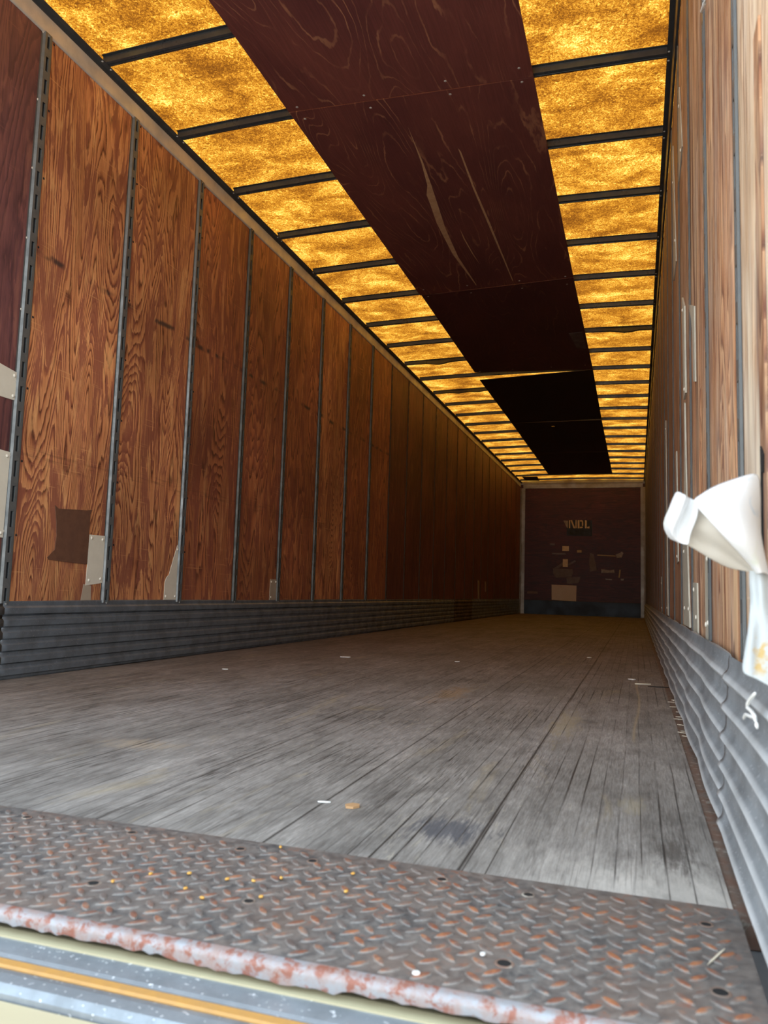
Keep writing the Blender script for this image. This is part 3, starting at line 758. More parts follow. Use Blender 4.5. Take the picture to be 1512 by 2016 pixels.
# ================================================================== CEILING BOARDS
ZB = 2.748
def board(pts, mat, label, hole=None):
    b = MB()
    if hole:
        (hx0, hx1, hy0, hy1) = hole
        x0, y0 = pts[0]; x1, y1 = pts[2]
        b.box(x0, hx0, y0, y1, ZB, ZB + 0.006); b.box(hx1, x1, y0, y1, ZB, ZB + 0.006)
        b.box(hx0, hx1, y0, hy0, ZB, ZB + 0.006); b.box(hx0, hx1, hy1, y1, ZB, ZB + 0.006)
    else:
        b.poly_prism([(x, y, ZB) for x, y in pts], (0, 0, 0.006))
    o = b.build('ceiling_board', mat, origin=(1.3, pts[0][1], ZB))
    tag(o, label, 'ceiling board', 'plywood boards down the roof centre')
    return o
def nails(o, pts):
    for (x, y) in pts:
        q = MB().dome((0, 0, 0), (0, 0, -1), 0.007, 0.002, 8).build('nail', M_RAIL, o, smooth=True)
        q.location = (x - 1.3, y - o.location.y, 0.0)
xa, xb = 0.694, 1.896
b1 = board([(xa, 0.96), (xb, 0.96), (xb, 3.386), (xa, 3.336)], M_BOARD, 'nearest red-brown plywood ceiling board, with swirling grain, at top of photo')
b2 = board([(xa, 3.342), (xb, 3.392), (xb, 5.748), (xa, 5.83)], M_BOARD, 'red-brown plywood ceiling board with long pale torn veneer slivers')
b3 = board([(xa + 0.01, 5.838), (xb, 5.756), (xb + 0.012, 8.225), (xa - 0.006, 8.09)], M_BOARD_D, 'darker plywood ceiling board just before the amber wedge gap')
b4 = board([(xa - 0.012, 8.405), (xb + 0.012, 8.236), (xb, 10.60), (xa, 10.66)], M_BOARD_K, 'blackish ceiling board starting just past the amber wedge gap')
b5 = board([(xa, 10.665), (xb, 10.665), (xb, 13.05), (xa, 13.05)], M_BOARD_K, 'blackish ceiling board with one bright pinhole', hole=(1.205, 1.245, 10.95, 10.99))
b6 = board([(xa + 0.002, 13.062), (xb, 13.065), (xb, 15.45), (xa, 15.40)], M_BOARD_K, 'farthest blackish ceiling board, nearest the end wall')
for o, ya, yb in ((b1, 2.0, 3.36), (b2, 3.36, 5.77), (b3, 5.82, 8.1)):
    nails(o, [(x, y) for x in (0.75, 1.1, 1.5, 1.84) for y in (ya + 0.05, yb - 0.05)])
def tear(pts, label):
    o = MB().poly_prism([(x, y, ZB - 0.0006) for x, y in pts], (0, 0, 0.0008)).build('torn_veneer_sliver', M_VENEER, b2)
    o.matrix_parent_inverse = Matrix.Translation(b2.location).inverted()
    o['label'] = label
tear([(1.233, 3.611), (1.212, 3.948), (1.183, 4.192), (1.150, 4.30), (1.142, 4.42), (1.121, 4.669), (1.117, 5.138), (1.168, 5.74), (1.172, 5.71), (1.145, 5.20), (1.158, 4.751), (1.182, 4.477), (1.205, 4.202), (1.222, 3.954)], 'wide pale torn sliver')
tear([(1.438, 3.865), (1.432, 4.289), (1.437, 4.749), (1.450, 5.72), (1.456, 5.70), (1.452, 4.754), (1.443, 4.293), (1.446, 3.90)], 'narrow pale torn sliver')
tear([(1.248, 4.774), (1.241, 4.924), (1.251, 5.172), (1.268, 5.352), (1.257, 5.16), (1.249, 4.93)], 'short pale torn sliver')
sb = MB().poly_prism([(0.14, 15.69, 2.752), (0.44, 15.72, 2.752), (0.42, 16.26, 2.752), (0.14, 16.25, 2.752)], (0, 0, 0.008)).build('ceiling_board', M_BOARD_K, origin=(0.29, 15.7, 2.752))
tag(sb, 'small black board scrap under the roof in the far left corner', 'ceiling board')
c1 = MB().poly_prism([(1.76, 7.02, ZB - 0.002), (1.88, 7.0, ZB - 0.002), (1.885, 7.5, ZB - 0.002), (1.80, 7.46, ZB - 0.002)], (0, 0, 0.0022)).build('paper_scrap', M_TAPE, origin=(1.8, 7.2, ZB))
tag(c1, 'small brownish paper scrap stuck to right edge of dark ceiling board', 'paper scrap')

# ================================================================== WALL PATCHES
def patch(name, pts, x, mat, label, rivets=(), sgn=1, group=None, cat='patch', rmat=None, th=0.0022):
    cy = sum(p[0] for p in pts) / len(pts); cz = min(p[1] for p in pts)
    o = MB().poly_prism([(x, y, z) for y, z in pts], (sgn * th, 0, 0)).build(name, mat, origin=(x, cy, cz))
    for (y, z) in rivets:
        q = MB().dome((0, 0, 0), (sgn, 0, 0), 0.0075, 0.004, 8).build('rivet', rmat or M_CREAMRIV, o, smooth=True)
        q.location = (sgn * th, y - cy, z - cz)
    tag(o, label, cat, group)
    return o
GP = 'cream riveted patches on the left wall'
patch('wall_patch', [(2.05, 1.245), (2.30, 1.225), (2.435, 1.205), (2.43, 1.093), (2.25, 1.092), (2.05, 1.08)], 0.0004, M_CREAM, 'upper cream riveted patch on the dark panel at left edge',
      [(2.42, 1.19), (2.42, 1.108), (2.30, 1.21)], group=GP)
patch('wall_patch', [(2.05, 0.90), (2.429, 0.885), (2.426, 0.549), (2.05, 0.535)], 0.0004, M_CREAM, 'taller lower cream riveted patch at left edge, beside the widest post',
      [(2.415, 0.868), (2.413, 0.566)], group=GP)
patch('wall_patch', [(2.930, 0.60), (3.036, 0.601), (3.038, 0.385), (2.925, 0.372)], 0.0004, M_CREAM, 'rectangular cream patch with four rivets on left wall, beside brown square',
      [(2.945, 0.585), (3.022, 0.583), (2.943, 0.395), (3.022, 0.403)], group=GP)
patch('wall_patch', [(3.640, 0.598), (3.648, 0.585), (3.650, 0.298), (3.540, 0.296), (3.541, 0.40), (3.555, 0.425), (3.575, 0.438), (3.61, 0.53)], 0.0004, M_CREAM,
      'torn tapering cream patch on left wall against the third post', [(3.642, 0.575), (3.640, 0.325), (3.555, 0.325)], group=GP)
patch('wall_patch', [(4.775, 0.443), (4.872, 0.442), (4.874, 0.302), (4.772, 0.302)], 0.0004, M_TAN, 'small dull tan patch on left wall just above scuff band, fifth post',
      [(4.79, 0.425), (4.86, 0.425), (4.79, 0.322)], group=GP)
patch('wall_patch', [(2.912, 0.378), (2.962, 0.372), (2.968, 0.303), (2.900, 0.303)], 0.0004, M_TAN, 'tiny tan scrap under the rectangular cream patch on left wall', group=GP, th=0.001)
patch('wall_patch', [(11.98, 0.59), (12.08, 0.59), (12.12, 0.30), (12.02, 0.298)], 0.0004, M_TAN, 'narrow tan strip deep on left wall, standing on scuff band', group=GP)
patch('wall_patch', [(12.57, 0.585), (12.66, 0.583), (12.68, 0.42), (12.60, 0.42)], 0.0004, M_TAN, 'short tan strip deep on left wall, ending above scuff band', group=GP)
patch('hardboard_square', [(2.698, 0.706), (2.72, 0.694), (2.90, 0.706), (2.935, 0.712), (2.925, 0.69), (2.924, 0.466), (2.80, 0.470), (2.682, 0.476), (2.675, 0.485), (2.715, 0.52), (2.72, 0.58), (2.712, 0.64)], 0.0004, M_BROWN,
      'ragged brown hardboard square on left wall between first and second posts', cat='patch', th=0.003)

XR = W - 0.0004
GR = 'cream strips on the right wall'
def rstrip(pts, label, rivets=(), mat=None, th=0.004):
    return patch('wall_strip', pts, XR, mat or M_GREYSTRIP, label, rivets, -1, GR, 'wall strip', M_CREAMRIV, th)
rstrip([(3.16, 2.42), (3.10, 2.40), (2.94, 2.06), (3.18, 2.05)], 'high cream strip on right wall, rivets at both ends, near the roof', [(3.1, 2.32), (3.0, 2.08)], th=0.004)
rstrip([(3.75, 2.50), (3.66, 2.48), (3.44, 1.83), (3.66, 1.83)], 'long greenish cream strip on right wall against the roof rail', [(3.66, 2.3), (3.5, 1.95)], th=0.004)
rstrip([(2.66, 1.352), (2.395, 1.25), (2.385, 1.02), (2.46, 1.04), (2.47, 1.17), (2.53, 1.26)], 'curled cream strip with square top on right wall above the sack', th=0.004)
rstrip([(2.99, 1.50), (2.86, 1.42), (2.83, 1.10), (2.93, 1.10)], 'bulging grey-green strip on right wall, left of curled strip', [(2.93, 1.43), (2.86, 1.12)], th=0.006)
rstrip([(2.93, 1.09), (2.90, 1.08), (2.84, 0.76), (2.82, 0.60), (2.72, 0.30), (3.05, 0.30), (3.10, 0.58), (2.98, 0.7)], 'long bent cream strip running down behind the sack to scuff band', [(2.97, 0.36), (2.74, 0.36), (2.98, 0.56)], th=0.005)
rstrip([(2.56, 0.442), (2.39, 0.437), (2.375, 0.29), (2.55, 0.29)], 'short cream strip standing on the buckled scuff band, rivet at top', [(2.50, 0.42), (2.42, 0.34)], th=0.004)
rstrip([(2.11, 0.54), (2.02, 0.53), (2.01, 0.283), (2.12, 0.283)], 'cream strip below the sack with four rivets on right wall', [(2.09, 0.51), (2.04, 0.49), (2.09, 0.33), (2.03, 0.335)], th=0.003)
rstrip([(4.93, 1.45), (4.78, 1.43), (4.60, 0.30), (4.80, 0.30)], 'tall thin grey strip on right wall reaching down to scuff band', [(4.78, 1.38), (4.72, 0.34)], th=0.004)
rstrip([(3.60, 1.03), (3.52, 1.02), (3.44, 0.545), (3.56, 0.54)], 'thin cream strip on right wall ending above scuff band, rivet at foot', [(3.5, 0.57)], th=0.004)
rstrip([(5.95, 0.55), (5.75, 0.54), (5.65, 0.30), (5.85, 0.30)], 'farthest short cream strip low on right wall', [(5.8, 0.5), (5.72, 0.33)], th=0.004)

# ================================================================== END WALL ITEMS
def endp(name, pts, mat, label, cat='patch', group=None, th=0.003, y=None):
    yy = (YE if y is None else y) - 0.0004
    o = MB().poly_prism([(x, yy, z) for x, z in pts], (0, -th, 0)).build(name, mat, origin=(sum(p[0] for p in pts) / len(pts), yy, min(p[1] for p in pts)))
    tag(o, label, cat, group); return o
kp = MB().extrude([(YE - 0.0005, 0.003), (YE - 0.006, 0.003), (YE - 0.006, 0.283), (YE - 0.0005, 0.29)], 0.102, W - 0.097, 'x').build('kick_plate', M_KICK, origin=(1.25, YE, 0))
tag(kp, 'blue-black steel kick plate across foot of the end wall', 'kick plate')
endp('wall_patch', [(0.662, 0.616), (1.163, 0.608), (1.157, 0.288), (0.666, 0.303)], metal('beige_sheet', (0.52, 0.40, 0.28), 0.6, 0.0, (0.46, 0.35, 0.24), 5), 'large beige rectangle fixed low on the end wall', group='patches on the end wall')
endp('wall_patch', [(0.873, 1.417), (1.006, 1.417), (1.006, 1.312), (0.873, 1.312)], M_LETTER, 'upper small tan square on end wall under the stencil', group='patches on the end wall')
endp('wall_patch', [(0.886, 1.145), (0.988, 1.145), (0.988, 0.988), (0.886, 0.988)], M_LETTER, 'lower small tan rectangle on end wall among tape scraps', group='patches on the end wall')
endp('wall_patch', [(1.169, 1.336), (1.26, 1.337), (1.26, 1.285), (1.169, 1.285)], M_YEL, 'dull ochre sticker on end wall right of upper tan square', group='patches on the end wall', th=0.001)
GT = 'tape scraps on the end wall'
endp('tape_scrap', [(0.70, 0.95), (0.90, 1.09), (0.90, 1.03), (0.86, 1.0), (0.80, 0.96)], M_TAPE, 'slanting grey tape scrap left of the lower tan rectangle', 'tape', GT, 0.001)
endp('tape_scrap', [(0.99, 1.05), (1.13, 1.13), (1.15, 1.10), (1.0, 1.01)], M_TAPE, 'slanting tape scrap right of the lower tan rectangle', 'tape', GT, 0.001)
endp('tape_scrap', [(0.69, 0.95), (1.08, 0.945), (1.09, 0.86), (1.06, 0.79), (0.86, 0.775), (0.75, 0.76), (0.69, 0.85)], M_TAPE, 'broad grey torn paper on end wall under the tan rectangle', 'tape', GT, 0.001)
endp('tape_scrap', [(0.96, 0.77), (1.24, 0.79), (1.22, 0.72), (1.20, 0.66), (1.02, 0.64), (0.97, 0.65)], M_TAPE, 'torn grey paper just above right side of the beige rectangle', 'tape', GT, 0.001)
endp('tape_scrap', [(0.66, 1.27), (0.93, 1.275), (0.95, 1.24), (0.80, 1.235), (0.66, 1.25)], M_TAPE, 'thin horizontal tape scrap under the upper tan square', 'tape', GT, 0.001)
endp('tape_scrap', [(1.43, 1.28), (1.50, 1.26), (1.55, 1.0), (1.56, 0.93), (1.43, 0.90), (1.41, 1.1)], M_TAPE, 'vertical tape residue on right half of end wall', 'tape', GT, 0.001)
endp('tape_scrap', [(1.57, 1.25), (1.93, 1.235), (1.93, 1.215), (1.57, 1.228)], M_YEL, 'narrow ochre tape line on right half of end wall', 'tape', GT, 0.001)
endp('tape_scrap', [(1.93, 1.26), (2.02, 1.29), (2.05, 1.32), (2.08, 1.29), (2.05, 1.20), (1.95, 1.19)], M_TAPEL, 'pale crumpled tape knot at right end of ochre line', 'tape', GT, 0.004)
endp('tape_scrap', [(1.65, 0.96), (1.82, 0.93), (1.90, 0.95), (1.91, 0.885), (1.65, 0.88)], M_TAPEL, 'pale torn label low on right half of end wall', 'tape', GT, 0.001)
endp('tape_scrap', [(2.00, 0.95), (2.03, 0.95), (2.01, 0.79), (1.985, 0.79)], M_YEL, 'short upright ochre sliver right of the torn label', 'tape', GT, 0.001)
endp('tape_scrap', [(2.03, 0.77), (2.09, 0.77), (2.08, 0.735), (2.03, 0.735)], M_TAPEL, 'small pale blob below the upright ochre sliver', 'tape', GT, 0.002)
endp('tape_scrap', [(1.72, 0.765), (1.86, 0.755), (1.86, 0.738), (1.74, 0.745)], M_TAPEL, 'thin pale streak under the torn label', 'tape', GT, 0.001)
endp('tape_scrap', [(0.17, 0.47), (0.38, 0.465), (0.38, 0.42), (0.16, 0.42)], M_BROWN, 'dull brown strip low at left end of end wall', 'tape', GT, 0.001)
endp('tape_scrap', [(0.62, 1.47), (0.72, 1.47), (0.72, 1.43), (0.62, 1.43)], M_TAPE, 'faint grey smudge of tape left of the upper tan square', 'tape', GT, 0.001)

# stencilled marking
st = MB().poly_prism([(x, YE - 0.0004, z) for x, z in [(1.0, 1.96), (1.47, 1.95), (1.47, 1.62), (0.96, 1.63), (0.96, 1.78)]], (0, -0.001, 0)).build('stencil_panel', M_NAVY, origin=(1.2, YE, 1.62))
tag(st, 'dark navy stencil patch reading NDL on the end wall', 'stencil')
lb = MB()
def stroke(pts): lb.poly_prism([(x - 1.2, -0.0014, z - 1.62) for x, z in pts], (0, -0.0008, 0))
zb_, zt_ = 1.785, 1.955
stroke([(1.005, zb_), (1.028, zb_), (1.028, zt_ - 0.005), (1.005, zt_)]); stroke([(1.034, zt_), (1.066, zt_), (1.130, zb_), (1.098, zb_)]); stroke([(1.136, zb_), (1.158, zb_ + 0.004), (1.158, zt_), (1.136, zt_)])
stroke([(1.18, zb_), (1.215, zb_), (1.215, zt_), (1.18, zt_)]); stroke([(1.225, zt_), (1.27, zt_), (1.29, zt_ - 0.03), (1.29, zb_ + 0.05), (1.265, zb_ + 0.05), (1.265, zt_ - 0.03), (1.225, zt_ - 0.03)]); stroke([(1.225, zb_), (1.275, zb_ + 0.005), (1.285, zb_ + 0.035), (1.225, zb_ + 0.03)])
stroke([(1.325, zb_), (1.36, zb_), (1.36, zt_ - 0.01), (1.325, zt_)]); stroke([(1.37, zb_), (1.415, zb_), (1.415, zb_ + 0.04), (1.37, zb_ + 0.03)])
lt = lb.build('lettering', M_LETTER, st)
lt['label'] = 'tan letters NDL'
tri = MB().poly_prism([(x - 1.2, -0.0014, z - 1.62) for x, z in [(0.89, 1.945), (0.985, 1.94), (0.985, 1.79), (0.96, 1.80)]], (0, -0.0008, 0)).build('painted_wedge', M_TAPEL, st)
sm_ = MB()
for k_ in range(4):
    sm_.poly_prism([(x - 1.2, -0.0014, z - 1.62) for x, z in [(1.02 + k_ * 0.105, 1.745), (1.10 + k_ * 0.105, 1.745), (1.10 + k_ * 0.105, 1.65), (1.02 + k_ * 0.105, 1.65)]], (0, -0.0005, 0))
sm_.build('smudged_row', metal('black_smudge', (0.006, 0.008, 0.012), 0.6, 0.0), st)

# ================================================================== TREAD PLATE AND SILL
b = MB()
XP1 = 2.460
prof = [(1.111, 0.0005), (1.111, 0.006), (0.786, 0.006), (0.780, 0.0045), (0.7765, 0.0015), (0.7755, -0.002), (0.7755, -0.009), (0.780, -0.009), (0.783, -0.002), (0.790, 0.0005)]
b.extrude(prof, 0.012, XP1, 'x')
def lug(b, cx, cy, a, L=0.0142, Wd=0.0050, H=0.0022):
    ca, sa = math.cos(a), math.sin(a); vs = []
    N = 10
    for (s, h) in ((1.0, 0.0), (0.72, 0.75)):
        for i in range(N):
            t = 2 * math.pi * i / N
            px = math.copysign(abs(math.cos(t)) ** 1.25, math.cos(t)) * L * s; py = math.sin(t) * Wd * s
            vs.append((cx + px * ca - py * sa, cy + px * sa + py * ca, 0.006 + H * h))
    vs.append((cx, cy, 0.006 + H))
    fs = [(i, (i + 1) % N, N + (i + 1) % N, N + i) for i in range(N)] + [(N + i, N + (i + 1) % N, 2 * N) for i in range(N)]
    b.add(vs, fs)
holes = [(1.788, 1.071), (1.905, 1.065), (2.092, 1.067), (2.208, 1.058), (2.419, 1.047), (2.419, 0.878), (2.209, 0.859), (1.889, 0.904), (1.60, 1.073), (1.40, 1.073), (1.68, 0.88)]
P = 0.0333
for i in range(0, 75):
    for j in range(-2, 10):
        for (ox, oy, ang) in ((0, 0, math.radians(135)), (P / 2, P / 2, math.radians(45))):
            cx = 0.02 + i * P + ox; cy = 0.832 + j * P + oy - 0.014
            if cx > XP1 - 0.012 or cy > 1.099 or cy < 0.797: continue
            if any((cx - hx) ** 2 + (cy - hy) ** 2 < 0.014 ** 2 for hx, hy in holes): continue
            lug(b, cx, cy, ang + random.uniform(-0.08, 0.08))
pt = b.build('tread_plate', M_PLATE, origin=(1.23, 0.95, 0.0), smooth=False)
tag(pt, 'rusty steel diamond tread plate across the doorway threshold', 'tread plate')
lipb = MB()
n_ = 240
vs_, fs_ = [], []
rr_ = random.Random(4)
lip = [(0.7865, 0.0066), (0.7796, 0.0052), (0.7757, 0.0018), (0.7745, -0.002), (0.7745, -0.0092)]
jit = [rr_.uniform(-1, 1) for _ in range(n_ + 1)]
for i in range(n_ + 1):
    x = 0.012 + (XP1 - 0.012) * i / n_
    drop = 0.004 if 1.86 < x < 2.06 else 0.0
    for q, (yy, zz) in enumerate(lip):
        vs_.append((x, yy + 0.0005 * jit[i] * (q > 0), zz + (0.0015 * jit[i] - drop if q == 4 else 0)))
for i in range(n_):
    for q in range(4): fs_.append((i * 5 + q, i * 5 + q + 1, (i + 1) * 5 + q + 1, (i + 1) * 5 + q))
lo = mesh('rolled_front_edge', vs_, fs_, M_LIP, pt, smooth=True)
lo.matrix_parent_inverse = Matrix.Translation(pt.location).inverted()
lo['label'] = 'pale worn rolled front edge with rust spots'
def ring_hole(x, y, r=0.0065):
    N = 16; vs, fs = [], []
    for (rad, z) in ((r * 1.45, 0.0062), (r * 1.2, 0.0074), (r, 0.0068)):
        for i in range(N):
            a = 2 * math.pi * i / N; vs.append((rad * math.cos(a), rad * math.sin(a), z))
    for k_ in range(2):
        for i in range(N): fs.append((k_ * N + i, k_ * N + (i + 1) % N, (k_ + 1) * N + (i + 1) % N, (k_ + 1) * N + i))
    o = mesh('hole_rim', vs, fs, M_RUSTSTRIP, pt, smooth=True); o.location = (x - 1.23, y - 0.95, 0)
    o2 = mesh('bolt_hole', [(r * math.cos(2 * math.pi * i / N), r * math.sin(2 * math.pi * i / N), 0.0066) for i in range(N)], [tuple(range(N))], M_HOLE, pt)
    o2.location = (x - 1.23, y - 0.95, 0)
for hx, hy in holes: ring_hole(hx, hy, 0.0075 if hy < 0.9 else 0.006)

# corn kernels on the plate
ker = [(1.977, 1.035), (1.841, 1.095), (1.776, 0.951), (1.832, 0.952), (1.731, 0.93), (1.703, 0.889), (1.835, 0.886), (1.899, 0.916), (1.895, 0.983), (1.99, 0.972), (1.866, 0.960), (1.80, 0.905)]
kb = MB(); NN = 8
for (s, z) in ((0.75, 0.0), (1.0, 0.0016), (0.7, 0.0034)):
    for i in range(NN):
        a = 2 * math.pi * i / NN; kb.v.append((0.0042 * s * math.cos(a) * (1.25 if math.cos(a) > 0 else 0.9), 0.003 * s * math.sin(a), z))
for q in range(2):
    for i in range(NN): kb.f.append((q * NN + i, q * NN + (i + 1) % NN, (q + 1) * NN + (i + 1) % NN, (q + 1) * NN + i))
kb.f += [tuple(range(2 * NN, 3 * NN)), tuple(range(NN - 1, -1, -1))]
k0 = kb.build('corn_kernel', M_CORN, smooth=True)
for q, (x, y) in enumerate(ker):
    o = k0 if q == 0 else k0.copy()
    if q: COL.objects.link(o)
    o.location = (x, y, 0.0078); o.scale = (0.8, 0.8, 0.8); o.rotation_euler = (0, 0, random.uniform(0, 6))
    tag(o, 'tiny yellow grain kernel lying on the rusty tread plate', 'grain', 'yellow kernels on the tread plate')

# sill in front of the plate (several pressed strips and a cream bumper face)
si = bpy.data.objects.new('rear_sill', None); COL.objects.link(si); si.location = (1.25, 0.74, -0.06)
tag(si, 'galvanised rear sill with orange seal stripe below the tread plate, bottom left', 'sill')
def sill_part(name, prof, mat, label=None):
    o = MB().extrude(prof, 0.0, W, 'x').build(name, mat, si)
    o.matrix_parent_inverse = Matrix.Translation(si.location).inverted()
    if label: o['label'] = label
sill_part('sealant_bead', [(0.796, -0.020), (0.786, -0.0185), (0.772, -0.0205), (0.771, -0.026), (0.796, -0.026)], M_SEAL, 'cream sealant line')
sill_part('upper_channel', [(0.82, -0.0225), (0.742, -0.0225), (0.737, -0.0245), (0.736, -0.06), (0.82, -0.06)], M_GALV, 'grey galvanised channel')
sill_part('seal_stripe', [(0.737, -0.028), (0.7355, -0.0245), (0.7245, -0.0245), (0.7225, -0.027), (0.7225, -0.06), (0.737, -0.06)], M_ORANGE, 'orange seal stripe')
sill_part('lower_channel', [(0.7225, -0.029), (0.719, -0.026), (0.708, -0.0235), (0.694, -0.025), (0.686, -0.031), (0.684, -0.06), (0.7225, -0.06)], M_GALV, 'rounded galvanised channel')
bb = MB().extrude([(0.6825, -0.036), (0.30, -0.040), (0.295, -0.16), (0.6825, -0.16)], 0.0, W, 'x').build('bumper_beam', M_CREAMBAR, origin=(1.25, 0.5, -0.16))
tag(bb, 'cream painted bumper beam in the bottom left corner', 'bumper')

# ================================================================== FLOOR LITTER
def splinter(name, x, y, L, wd, ang, mat, label, z=0.0005, cat='litter', h=0.003, group=None):
    ca, sa = math.cos(ang), math.sin(ang)
    pts = [(-L / 2, -wd * 0.1), (-L * 0.2, -wd / 2), (L * 0.3, -wd * 0.4), (L / 2, 0.0), (L * 0.25, wd / 2), (-L * 0.3, wd * 0.45)]
    o = MB().poly_prism([(px * ca - py * sa, px * sa + py * ca, 0) for px, py in pts], (0, 0, h)).build(name, mat, loc=(x, y, z))
    tag(o, label, cat, group); return o
splinter('wood_splinter', 2.366, 3.80, 0.075, 0.010, 0.35, M_SPLINT, 'pale V-shaped splinter on the floor near right wall', h=0.005)
splinter('white_scrap', 2.317, 4.0, 0.035, 0.035, 0.8, M_WHITE, 'small round white scrap on floor just beyond the pale splinter')
splinter('white_scrap', 0.74, 4.286, 0.06, 0.03, 0.2, M_WHITE, 'white scrap on floor well left, nearest the left scuff band')
splinter('white_scrap', 1.37, 4.409, 0.03, 0.025, 0.6, M_WHITE, 'tiny white speck mid floor, farther from the doorway')
splinter('white_scrap', 1.796, 1.376, 0.024, 0.006, 0.2, M_WHITE, 'narrow white scrap on floor beside the tan wood chip', h=0.002)
splinter('wood_chip', 1.854, 1.368, 0.03, 0.024, 0.9, M_CHIP, 'tan wood chip on grey floor near the tread plate', h=0.004)
splinter('white_scrap', 0.508, 3.308, 0.03, 0.02, 0.1, M_WHITE, 'faint white scrap on floor near left wall foot')
splinter('white_scrap', 2.048, 5.25, 0.03, 0.03, 0.1, M_WHITE, 'white speck on floor far back, right of centre')
rs = random.Random(11)
for q in range(14):
    y = rs.uniform(2.35, 3.3)
    splinter('straw_splinter', 2.478 + rs.uniform(-0.008, 0.006), y, rs.uniform(0.02, 0.05), 0.003, rs.uniform(-0.6, 1.2), M_SPLINT,
             'pale straw-like splinter caught along foot of the right scuff band', z=0.001, h=0.0015, group='straw along the right floor edge')
splinter('wood_splinter', 2.43, 3.72, 0.09, 0.006, 0.1, M_HOLE, 'thin dark stick lying at right floor edge beside pale splinter', z=0.001)
splinter('wood_splinter', 2.437, 1.118, 0.028, 0.005, -0.15, M_SPLINT, 'pale splinter on bleached boards at right end of tread plate', z=0.0006, h=0.002)

def strand(name, pts, r, mat, label, cat):
    b = MB(); N = 6; P_ = [Vector(p) for p in pts]
    Q = []
    for a, c in zip(P_[:-1], P_[1:]):
        for k_ in range(4): Q.append(a.lerp(c, k_ / 4))
    Q.append(P_[-1])
    Q = [Q[0]] + [(Q[k_ - 1] + Q[k_] * 2 + Q[k_ + 1]) / 4 for k_ in range(1, len(Q) - 1)] + [Q[-1]]
    vs, fs = [], []
    for k_, q in enumerate(Q):
        d = (Q[min(k_ + 1, len(Q) - 1)] - Q[max(k_ - 1, 0)]).normalized(); t1 = d.orthogonal().normalized(); t2 = d.cross(t1)
        rr = r * (0.55 if k_ in (0, len(Q) - 1) else 1.0)
        for i in range(N):
            a = 2 * math.pi * i / N; vs.append(q + (t1 * math.cos(a) + t2 * math.sin(a)) * rr)
    for k_ in range(len(Q) - 1):
        for i in range(N): fs.append((k_ * N + i, k_ * N + (i + 1) % N, (k_ + 1) * N + (i + 1) % N, (k_ + 1) * N + i))
    fs += [tuple(range(N)), tuple(range(len(vs) - 1, len(vs) - N - 1, -1))]
    b.add(vs, fs)
    o = b.build(name, mat, origin=pts[0], smooth=True); tag(o, label, cat); return o
strand('plastic_shred', [(2.466, 0.965, 0.289), (2.463, 0.995, 0.277), (2.462, 1.008, 0.268), (2.464, 0.985, 0.2665), (2.465, 0.96, 0.263)], 0.0022, M_WHITE,
       'white curled plastic shred snagged on scuff band just under the sack', 'plastic shred')
strand('plastic_shred', [(2.466, 0.955, 0.252), (2.465, 0.962, 0.262), (2.463, 0.985, 0.2605), (2.462, 1.02, 0.258), (2.463, 1.045, 0.249)], 0.0020, M_WHITE,
       'lower white bent plastic shred on scuff band below the curled one', 'plastic shred')
strand('plastic_shred', [(2.494, 1.81, 1.80), (2.493, 1.82, 1.765), (2.493, 1.86, 1.785), (2.494, 1.92, 1.82)], 0.004, M_WHITE,
       'white plastic shred stuck high on right wall at top edge of photo', 'plastic shred')
splinter('straw_splinter', 2.422, 0.955, 0.055, 0.0022, 1.15, M_SPLINT, 'pale fuzzy straw lying across right corner of the tread plate', z=0.0082, h=0.001)
splinter('white_crumb', 2.13, 0.80, 0.008, 0.006, 0.3, M_WHITE, 'white crumb near front edge of tread plate', z=0.008, h=0.002)
splinter('white_crumb', 2.185, 0.866, 0.006, 0.005, 0.9, M_WHITE, 'tiny white crumb on tread plate beside a bolt hole', z=0.008, h=0.002)

# ================================================================== WHITE SACK
bag = bpy.data.objects.new('white_sack', None); COL.objects.link(bag); bag.location = (2.47, 1.0, 0.30)
tag(bag, 'crumpled white woven plastic sack hanging from the right wall', 'sack')
def cloth(name, rows, mat, label=None, sub=1, th=0.0008):
    """rows: list of equal-length rows of world points"""
    R, Cn = len(rows), len(rows[0])
    vs = [p for r in rows for p in r]
    fs = [(i * Cn + j, i * Cn + j + 1, (i + 1) * Cn + j + 1, (i + 1) * Cn + j) for i in range(R - 1) for j in range(Cn - 1)]
    o = mesh(name, vs, fs, mat, bag, smooth=True)
    o.matrix_parent_inverse = Matrix.Translation(bag.location).inverted()
    sd = o.modifiers.new('thick', 'SOLIDIFY'); sd.thickness = th
    ss = o.modifiers.new('soft', 'SUBSURF'); ss.levels = sub; ss.render_levels = sub
    if label: o['label'] = label
    return o
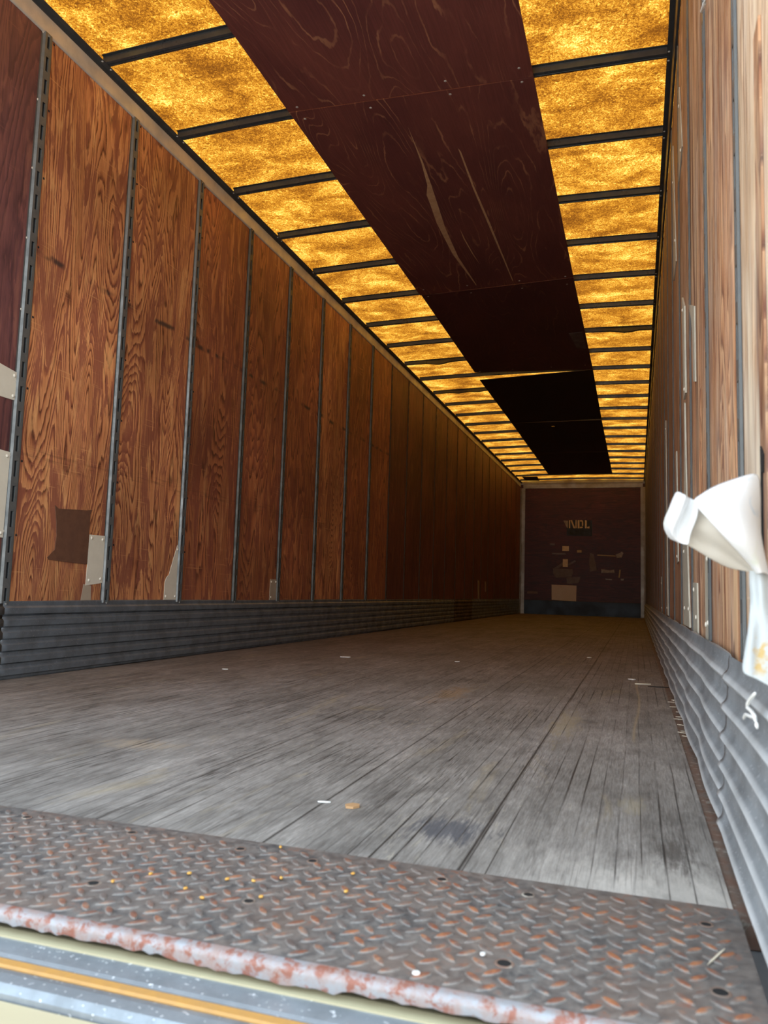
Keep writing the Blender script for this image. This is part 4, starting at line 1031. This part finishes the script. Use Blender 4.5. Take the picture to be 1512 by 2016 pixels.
cloth('front_fold', [
    [(2.401, 0.985, 0.507), (2.413, 0.98, 0.514), (2.424, 0.985, 0.523), (2.435, 0.975, 0.526), (2.447, 0.985, 0.532), (2.463, 0.98, 0.536), (2.479, 0.995, 0.542)],
    [(2.408, 0.965, 0.495), (2.418, 0.96, 0.499), (2.429, 0.965, 0.504), (2.44, 0.958, 0.509), (2.454, 0.97, 0.514), (2.465, 0.975, 0.517), (2.481, 1.0, 0.522)],
    [(2.418, 0.955, 0.481), (2.427, 0.95, 0.484), (2.438, 0.952, 0.489), (2.447, 0.95, 0.492), (2.458, 0.965, 0.496), (2.47, 0.98, 0.497), (2.482, 1.01, 0.497)],
    [(2.43, 0.955, 0.466), (2.438, 0.95, 0.468), (2.447, 0.95, 0.47), (2.454, 0.952, 0.473), (2.462, 0.96, 0.474), (2.472, 0.975, 0.472), (2.48, 1.01, 0.482)],
    [(2.447, 0.965, 0.448), (2.451, 0.958, 0.449), (2.457, 0.955, 0.452), (2.463, 0.957, 0.454), (2.469, 0.963, 0.455), (2.477, 0.975, 0.451), (2.48, 0.99, 0.454)],
    [(2.466, 0.985, 0.43), (2.468, 0.978, 0.432), (2.471, 0.975, 0.435), (2.473, 0.975, 0.437), (2.477, 0.98, 0.438), (2.482, 0.988, 0.435), (2.485, 0.995, 0.432)],
    [(2.471, 0.99, 0.42), (2.473, 0.985, 0.42), (2.475, 0.98, 0.42), (2.478, 0.98, 0.421), (2.481, 0.985, 0.421), (2.485, 0.99, 0.42), (2.488, 0.995, 0.418)],
], M_BAG, 'bright front fold with faint blue and green print')
cloth('side_wing', [
    [(2.388, 1.02, 0.524), (2.393, 1.005, 0.519), (2.398, 0.985, 0.512), (2.404, 1.03, 0.516), (2.41, 0.985, 0.505)],
    [(2.383, 1.03, 0.512), (2.388, 1.01, 0.506), (2.394, 0.98, 0.499), (2.399, 1.035, 0.505), (2.412, 0.975, 0.493)],
    [(2.378, 1.035, 0.498), (2.383, 1.015, 0.492), (2.389, 0.98, 0.484), (2.394, 1.035, 0.491), (2.409, 0.985, 0.481)],
    [(2.371, 1.035, 0.484), (2.376, 1.015, 0.478), (2.382, 0.985, 0.471), (2.387, 1.03, 0.478), (2.404, 0.995, 0.469)],
    [(2.376, 1.03, 0.47), (2.38, 1.02, 0.467), (2.384, 1.0, 0.463), (2.39, 1.02, 0.466), (2.402, 1.0, 0.461)],
    [(2.381, 1.03, 0.463), (2.386, 1.02, 0.461), (2.39, 1.015, 0.458), (2.395, 1.01, 0.456), (2.402, 1.005, 0.453)],
], M_BAG, 'folded left flap')
cloth('open_pouch', [
    [(2.414, 1.0, 0.505), (2.425, 0.99, 0.497), (2.433, 0.985, 0.484), (2.442, 0.985, 0.473), (2.454, 0.99, 0.46), (2.466, 1.0, 0.445), (2.479, 1.01, 0.429)],
    [(2.402, 1.0, 0.483), (2.411, 0.99, 0.476), (2.422, 0.985, 0.467), (2.433, 0.985, 0.458), (2.446, 0.99, 0.447), (2.46, 0.995, 0.434), (2.474, 1.0, 0.423)],
    [(2.399, 1.01, 0.472), (2.41, 1.02, 0.466), (2.422, 1.01, 0.46), (2.434, 1.005, 0.451), (2.447, 1.01, 0.442), (2.461, 1.005, 0.431), (2.474, 1.003, 0.423)],
    [(2.393, 1.015, 0.461), (2.406, 1.01, 0.455), (2.419, 1.02, 0.449), (2.432, 1.0, 0.441), (2.447, 1.01, 0.434), (2.461, 1.008, 0.428), (2.474, 1.004, 0.422)],
    [(2.391, 1.02, 0.459), (2.404, 1.02, 0.453), (2.416, 1.02, 0.445), (2.429, 1.015, 0.436), (2.445, 1.015, 0.427), (2.461, 1.01, 0.425), (2.474, 1.005, 0.422)],
], M_BAGIN, 'shaded inner fold')
cloth('hanging_tail', [
    [(2.467, 1.012, 0.435), (2.472, 1.005, 0.435), (2.477, 1.0, 0.435), (2.481, 1.0, 0.435), (2.489, 1.01, 0.434)],
    [(2.465, 0.995, 0.409), (2.471, 1.0, 0.409), (2.474, 0.98, 0.407), (2.48, 0.985, 0.405), (2.49, 0.995, 0.404)],
    [(2.466, 0.99, 0.391), (2.472, 1.0, 0.389), (2.474, 0.972, 0.387), (2.481, 0.985, 0.383), (2.493, 0.99, 0.381)],
    [(2.463, 0.985, 0.369), (2.466, 0.97, 0.366), (2.475, 0.985, 0.362), (2.479, 0.97, 0.36), (2.494, 0.98, 0.357)],
    [(2.458, 0.98, 0.343), (2.462, 0.965, 0.34), (2.471, 0.98, 0.335), (2.476, 0.962, 0.332), (2.494, 0.97, 0.326)],
    [(2.454, 0.975, 0.323), (2.459, 0.962, 0.319), (2.469, 0.972, 0.314), (2.474, 0.958, 0.31), (2.496, 0.965, 0.302)],
    [(2.452, 0.97, 0.31), (2.458, 0.96, 0.307), (2.468, 0.965, 0.304), (2.474, 0.955, 0.3), (2.496, 0.96, 0.289)],
], M_BAGIN2, 'grey-white hanging tail with yellow stain')
